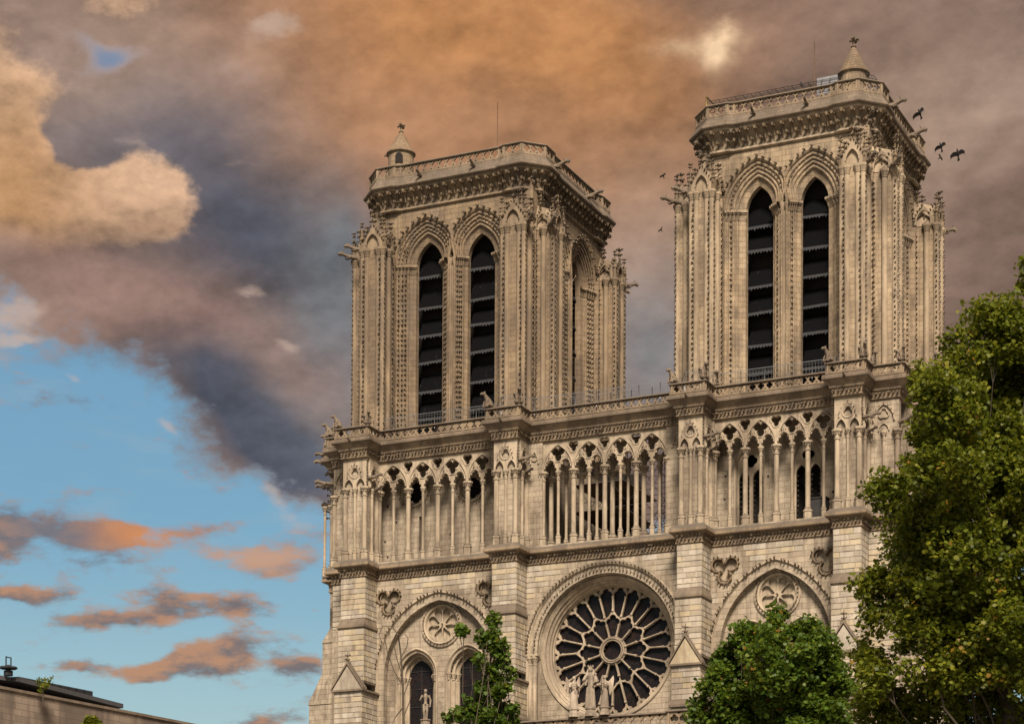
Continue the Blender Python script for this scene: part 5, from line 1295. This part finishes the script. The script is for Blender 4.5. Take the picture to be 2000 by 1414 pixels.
# ------------------------------------------------------------------ the flat-roofed building by the square
def flat_building():
    P0 = atD(0, 1344, 150.); zw = P0[2]
    def onZ(u, v, z): r = ray(u, v); return C0+r*(z-C0[2])/r[2]
    P1 = onZ(355, 1412.5, zw); d = (P1-P0)[:2]; L = np.linalg.norm(d); d = d/L; nrm = np.array([-d[1], d[0]])      # nrm: away from the square
    root = tag(empty('flat_roofed_building', (P0[0], P0[1], 0)), 'long stone building with a dark overhanging flat roof and roof antenna', 'building')
    root.rotation_euler = (0, 0, math.atan2(d[1], d[0]))
    m, g, b = new_mat('sooty_ashlar'); geo = g.node('ShaderNodeNewGeometry'); P = geo.outputs['Position']; x, y, z = g.xyz(P)
    bt = g.node('ShaderNodeTexBrick'); g.put(bt.inputs['Vector'], g.comb(g.m('ADD', x, y), z, 0)); bt.inputs['Scale'].default_value = 1.
    bt.inputs['Brick Width'].default_value = 1.3; bt.inputs['Row Height'].default_value = .42; bt.inputs['Mortar Size'].default_value = .02
    bt.inputs['Color1'].default_value = (.19, .145, .11, 1); bt.inputs['Color2'].default_value = (.26, .20, .15, 1); bt.inputs['Mortar'].default_value = (.13, .10, .08, 1)
    c = g.mix(g.m('MULTIPLY', g.ss(g.noise(g.vm('MULTIPLY', P, (.35, .35, .06)), 1., 5, .6), .44, .6), .75), bt.outputs['Color'], (.09, .07, .055))
    g.put(b.inputs['Base Color'], c)
    def loc(q): v = np.array(q[:2])-P0[:2]; return float(v @ d), float(v @ nrm)
    MB().box(-70, L+25, 0, 26, 0.02, zw).build('wall', m, root)
    MB().box(-70.1, L+25.1, -.12, 26.1, zw-.02, zw+.16).build('coping', DARKST, root)
    # windows in the storeys below (under the photo's edge)
    wm = MB().add(*plate([rect(-.8, .8, 0, 2.4)], -.02, .06)).mesh('window'); wm.materials.append(GLASS)
    for s in range(4):
        for k in range(int((L+80)/5)):
            o = link('window', wm, None, root); o.location = (-62+k*5, -.03, 3.+s*4.6)
    C1 = atD(34, 1321, 153.); z2 = C1[2]; c1 = loc(C1); c2 = loc(onZ(241, 1374, z2)); 
    black = simple_mat('dark_roofing', (.022, .022, .025), .7); fas = simple_mat('roof_fascia', (.075, .072, .075), .6)
    sl = MB().hexa([(c1[0], c1[1], z2-.3), (c2[0], c2[1], z2-.3), (c2[0]+1, c2[1]+16, z2-.3), (c1[0]-8, c1[1]+16, z2-.3)], [(c1[0], c1[1], z2), (c2[0], c2[1], z2), (c2[0]+1, c2[1]+16, z2), (c1[0]-8, c1[1]+16, z2)])
    roof = sl.build('roof_slab', fas, root)
    c2b = (c2[0]-1.0, c2[1]+.8); c1b = (c1[0]+.2, c1[1]+.9)
    MB().hexa([(c1b[0]-14, c1b[1]+.2, zw+.1), (c2b[0], c2b[1], zw+.1), (c2b[0], c2b[1]+14, zw+.1), (c1b[0]-14, c1b[1]+14, zw+.1)], [(c1b[0]-14, c1b[1]+.2, z2-.31), (c2b[0], c2b[1], z2-.31), (c2b[0], c2b[1]+14, z2-.31), (c1b[0]-14, c1b[1]+14, z2-.31)]).build('penthouse_wall', black, root)
    MB().hexa([(c1[0]-30, c1[1]+4, z2-.32), (c1[0]-.3, c1[1]+.3, z2-.32), (c1[0]-.3, c1[1]+14, z2-.32), (c1[0]-30, c1[1]+18, z2-.32)], [(c1[0]-30, c1[1]+4, z2-.04), (c1[0]-.3, c1[1]+.3, z2-.04), (c1[0]-.3, c1[1]+14, z2-.04), (c1[0]-30, c1[1]+18, z2-.04)]).build('roof_slab', fas, root)
    MB().box(c1[0]+3, c2[0]-2.5, c1[1]+2.6, c1[1]+9, z2-.01, z2+.55).build('plant_deck', black, root)
    for k in range(9):
        x_ = c1[0]+2+k*(c2[0]-c1[0]-5)/9; MB().box(x_, x_+.9, c1[1]+2., c1[1]+2.4, z2-.01, z2+.5).build('roof_vent', black, root)
    ab = loc(onZ(37, 1316, z2)); zt = atD(37, 1279, np.hypot(*(onZ(37, 1316, z2)-C0)[:2]))[2]
    m2 = MB(); H = zt-z2
    m2.lathe(ab[0], ab[1]+1, [(.3, z2-.01), (.3, z2+.25*H), (.16, z2+.27*H), (.14, z2+.34*H), (.6, z2+.36*H), (.6, z2+.45*H), (.16, z2+.48*H), (.12, z2+.56*H)], 8)
    for s in (-.22, .22): m2.tube([(ab[0]+s, ab[1]+1, z2+.45*H), (ab[0]+s, ab[1]+1, zt)], [.055, .04], 5)
    m2.tube([(ab[0]-.22, ab[1]+1, z2+.96*H), (ab[0]+.22, ab[1]+1, z2+.96*H)], .04, 5)
    m2.build('antenna', black, root)
    return root, d, nrm
flat_building()

# ------------------------------------------------------------------ trees
def leaf_cloud(centres, radii, per, size, rs, squash=.85):
    """leaf faces gathered in small sprays round the centres; returns a mesh with a per-leaf tone"""
    shp = np.array([(0, -.5, 0), (.22, -.42, .03), (.5, -.2, .0), (.3, -.02, .05), (.42, .22, .0), (.16, .2, .04), (0, .52, -.03), (-.16, .2, .04), (-.42, .22, .0), (-.3, -.02, .05), (-.5, -.2, .0), (-.22, -.42, .03)])
    nv = len(shp); V, tone = [], []
    for c, r in zip(centres, radii):
        n = int(per*rs.uniform(.7, 1.3)); q = rs.normal(size=(n, 3)); q /= np.linalg.norm(q, axis=1)[:, None]
        q *= (rs.random(n)**.45)[:, None]*r; q[:, 2] *= squash
        pos = c+q
        nr = rs.normal(size=(n, 3))*.65+np.array([0, -.15, .75]); nr /= np.linalg.norm(nr, axis=1)[:, None]
        t = rs.normal(size=(n, 3)); t -= (t*nr).sum(1)[:, None]*nr; t /= np.linalg.norm(t, axis=1)[:, None]; b = np.cross(nr, t)
        s = size*rs.uniform(.65, 1.25, n)
        v = pos[:, None, :]+s[:, None, None]*(shp[None, :, 0, None]*t[:, None]+shp[None, :, 1, None]*b[:, None]+shp[None, :, 2, None]*nr[:, None])
        V.append(v.reshape(-1, 3)); tone.append(np.clip(rs.random(n)*.75+rs.random()*.3, 0, 1))
    V = np.concatenate(V); tone = np.concatenate(tone); n = len(tone)
    me = bpy.data.meshes.new('crown'); me.vertices.add(len(V)); me.vertices.foreach_set('co', V.ravel())
    me.loops.add(n*nv); me.loops.foreach_set('vertex_index', np.arange(n*nv)); me.polygons.add(n)
    me.polygons.foreach_set('loop_start', np.arange(n)*nv); me.polygons.foreach_set('loop_total', np.full(n, nv))
    me.update(calc_edges=True)
    a = me.attributes.new('tone', 'FLOAT', 'FACE'); a.data.foreach_set('value', tone)
    return me
def tree(name, label, base_u, D, blobs, mat, size, per, trunk_r, seed, depth=2.0, spray=.42, dens=1., bark=BARK):
    rs = np.random.default_rng(seed); k = CAM['f']/D
    gb = atD(base_u, 2085, D); root = tag(empty(name, (gb[0], gb[1], 0)), label, 'tree'); org = np.array([gb[0], gb[1], 0])
    fwd = np.array([AX[2][0], AX[2][1], 0]); fwd /= np.linalg.norm(fwd)
    cs, rr, tips = [], [], []
    for (u, v, r) in blobs:
        R_ = r/k; dz = rs.uniform(-1, 1)*min(depth, depth*R_*1.2)
        c = atD(u, v, D)+fwd*dz-org; tips.append((c, R_))
        n = max(3, int(dens*9*(R_/spray)**1.75))
        for _ in range(n):
            q = rs.normal(size=3); q /= np.linalg.norm(q); q *= R_*rs.random()**.38
            cs.append(c+q); rr.append(spray*rs.uniform(.55, 1.15))
    me = leaf_cloud(cs, rr, per, size, rs); me.materials.append(mat); cr = link('crown', me, None, root)
    m = MB(); top = max(t[0][2] for t in tips); mid = np.mean([t[0] for t in tips], 0)
    lean = np.array([mid[0]*.5, mid[1]*.5, top*.45]); crown_top = np.array([mid[0], mid[1], top*.8])
    path = [np.zeros(3), lean*.35+np.array([.0, 0, top*.05]), lean, lean*.45+crown_top*.55, crown_top]
    m.tube(path, [trunk_r*1.3, trunk_r, trunk_r*.75, trunk_r*.45, trunk_r*.12], 9)
    m.build('trunk', bark, root)
    m = MB()
    for c, R_ in tips:
        f = np.clip((c[2]*.72)/top, .3, .95); i = f*4
        z_ = c[2]*rs.uniform(.62, .78); best = min(np.linspace(0, 1, 30), key=lambda t: abs(np.interp(t*4, range(5), [p[2] for p in path])-z_))
        st = np.array([np.interp(best*4, range(5), [p[q] for p in path]) for q in range(3)])
        r0 = max(.015, trunk_r*.22*(1-best*.8)); md = st*.45+c*.55+np.array([rs.normal()*.3, rs.normal()*.3, -.1*np.linalg.norm(c-st)])
        m.tube([st, md, c, c+(c-md)*.08], [r0, r0*.6, r0*.3, .01], 6)
        for _ in range(5):
            q = rs.normal(size=3); q /= np.linalg.norm(q); e = c+q*R_*.9; m.tube([md*.3+c*.7, (c+e)/2+rs.normal(size=3)*.1, e], [r0*.3, r0*.2, .008], 4)
    m.build('limbs', bark, root)
    return root
plane = [(2000, 590, 42), (1965, 625, 45), (1990, 690, 80), (1922, 605, 22), (1940, 650, 30), (1920, 690, 70), (1865, 680, 32), (1970, 780, 110), (1870, 780, 80), (1815, 765, 38), (1900, 880, 110), (1800, 850, 65), (1745, 890, 40), (1700, 965, 48), (1770, 970, 75), (1860, 1010, 100), (1980, 980, 130),
         (1690, 1105, 42), (1760, 1080, 70), (1860, 1130, 95), (1690, 1180, 45), (1750, 1190, 65), (1970, 1180, 130), (1680, 1265, 38), (1770, 1290, 75), (1870, 1280, 95), (1730, 1370, 60), (1820, 1390, 85), (1940, 1370, 120), (1710, 1340, 40),
         (1830, 930, 60), (1900, 950, 90), (1810, 1040, 60), (1880, 860, 80), (1990, 880, 100), (1940, 1080, 110), (1990, 1290, 110), (1800, 1180, 60), (2085, 690, 110), (2170, 800, 150), (2090, 900, 140), (2200, 1050, 170), (2100, 1150, 150), (2230, 1280, 150), (2080, 1400, 140), (1900, 1500, 120), (2050, 1560, 140), (1780, 1500, 80)]
plane = [(u+(40 if u < 1800 and 860 < v < 1320 else 0), v, r) for u, v, r in plane]
tree('plane_tree', 'tall spreading plane tree with yellow green leaves covering the side of the caged tower', 2060, 55., plane, LEAF_A, .115, 105, .3, 3, 3.0, .46, 1.0)
maple = [(1530, 1200, 16), (1522, 1225, 24), (1500, 1240, 26), (1560, 1238, 26), (1585, 1225, 12), (1452, 1228, 10), (1640, 1290, 14), (1668, 1345, 14), (1362, 1345, 12), (1410, 1265, 14), (1335, 1400, 14), (1350, 1370, 12), (1645, 1385, 12), (1470, 1255, 36), (1440, 1250, 22), (1600, 1280, 40), (1425, 1300, 42), (1500, 1310, 70), (1570, 1320, 65), (1385, 1320, 26), (1630, 1350, 34), (1650, 1320, 18), (1405, 1370, 36), (1460, 1390, 70), (1550, 1400, 80), (1605, 1400, 48), (1365, 1405, 24), (1420, 1440, 60), (1520, 1480, 95), (1610, 1450, 50), (1600, 1520, 80), (1430, 1530, 70), (1650, 1420, 16)]
maple = [(1515+(u-1515)*.9, v, r*.92) for u, v, r in maple]
tree('maple_tree', 'dense dark green rounded maple in front of the bay beside the rose window', 1520, 46., maple, LEAF_B, .095, 80, .18, 5, 1.4, .28, 1.15)
slim = [(962, 1212, 9), (964, 1238, 12), (985, 1262, 15), (955, 1262, 17), (975, 1290, 20), (935, 1290, 13), (958, 1318, 20), (990, 1312, 13), (945, 1345, 20), (978, 1345, 20), (925, 1372, 20), (960, 1375, 26), (995, 1375, 16), (905, 1395, 18), (940, 1405, 26), (985, 1405, 24), (880, 1400, 12), (950, 1450, 36), (915, 1460, 28), (990, 1460, 26), (955, 1520, 40), (905, 1232, 7), (940, 1240, 9)]
tree('slender_tree', 'slender young tree with bright green leaves before the bay between two buttresses', 962, 38., slim, LEAF_C, .08, 36, .05, 9, .7, .14, .75)
def sapling():
    D = 42.; b = atD(790, 2085, D); root = tag(empty('bare_sapling', (b[0], b[1], 0)), 'thin leafless sapling with curling dark twigs before the twin lancet windows', 'sapling'); o = np.array([b[0], b[1], 0])
    P = lambda u, v: atD(u, v, D)-o
    MB().tube([np.zeros(3), P(789, 1700), P(788, 1414), P(787, 1340), P(783, 1280), P(778, 1240)], [.05, .04, .022, .02, .016, .012], 6).build('trunk', BARK, root)
    for tw in ([(778, 1240), (765, 1222), (748, 1222), (740, 1238), (745, 1252)], [(783, 1285), (795, 1262), (797, 1245), (790, 1238)], [(787, 1340), (770, 1310), (757, 1275), (752, 1250)], [(788, 1400), (800, 1370), (806, 1340)], [(786, 1320), (776, 1290), (770, 1262), (772, 1240)], [(788, 1380), (772, 1400), (766, 1414)], [(788, 1360), (800, 1325), (802, 1300)]):
        MB().tube([P(*q) for q in tw], np.linspace(.012, .006, len(tw)), 5).build('twig', BARK, root)
sapling()
tree('street_tree', 'small leafy treetop in front of the long stone building', 176, 95., [(176, 1412, 9), (165, 1418, 9), (188, 1418, 8), (175, 1435, 16), (160, 1450, 14), (190, 1450, 14), (176, 1475, 20)], LEAF_A, .22, 30, .16, 21, .6, .3, 1.2)
def roof_shrub():
    p = atD(84, 1358, 151.2); root = tag(empty('roof_shrub', p), 'small yellowish shrub growing on the long stone building by its dark roof', 'shrub'); rs = np.random.default_rng(4)
    cs = [np.array([rs.normal()*.45, rs.normal()*.3, .25+rs.random()*.8]) for _ in range(14)]
    me = leaf_cloud(cs, [.3]*14, 16, .16, rs); me.materials.append(LEAF_A); link('foliage', me, None, root)
    MB().tube([(0, 0, -.4), (0, 0, .4), (.2, 0, .9)], [.06, .04, .01], 5).build('stem', BARK, root)
roof_shrub()
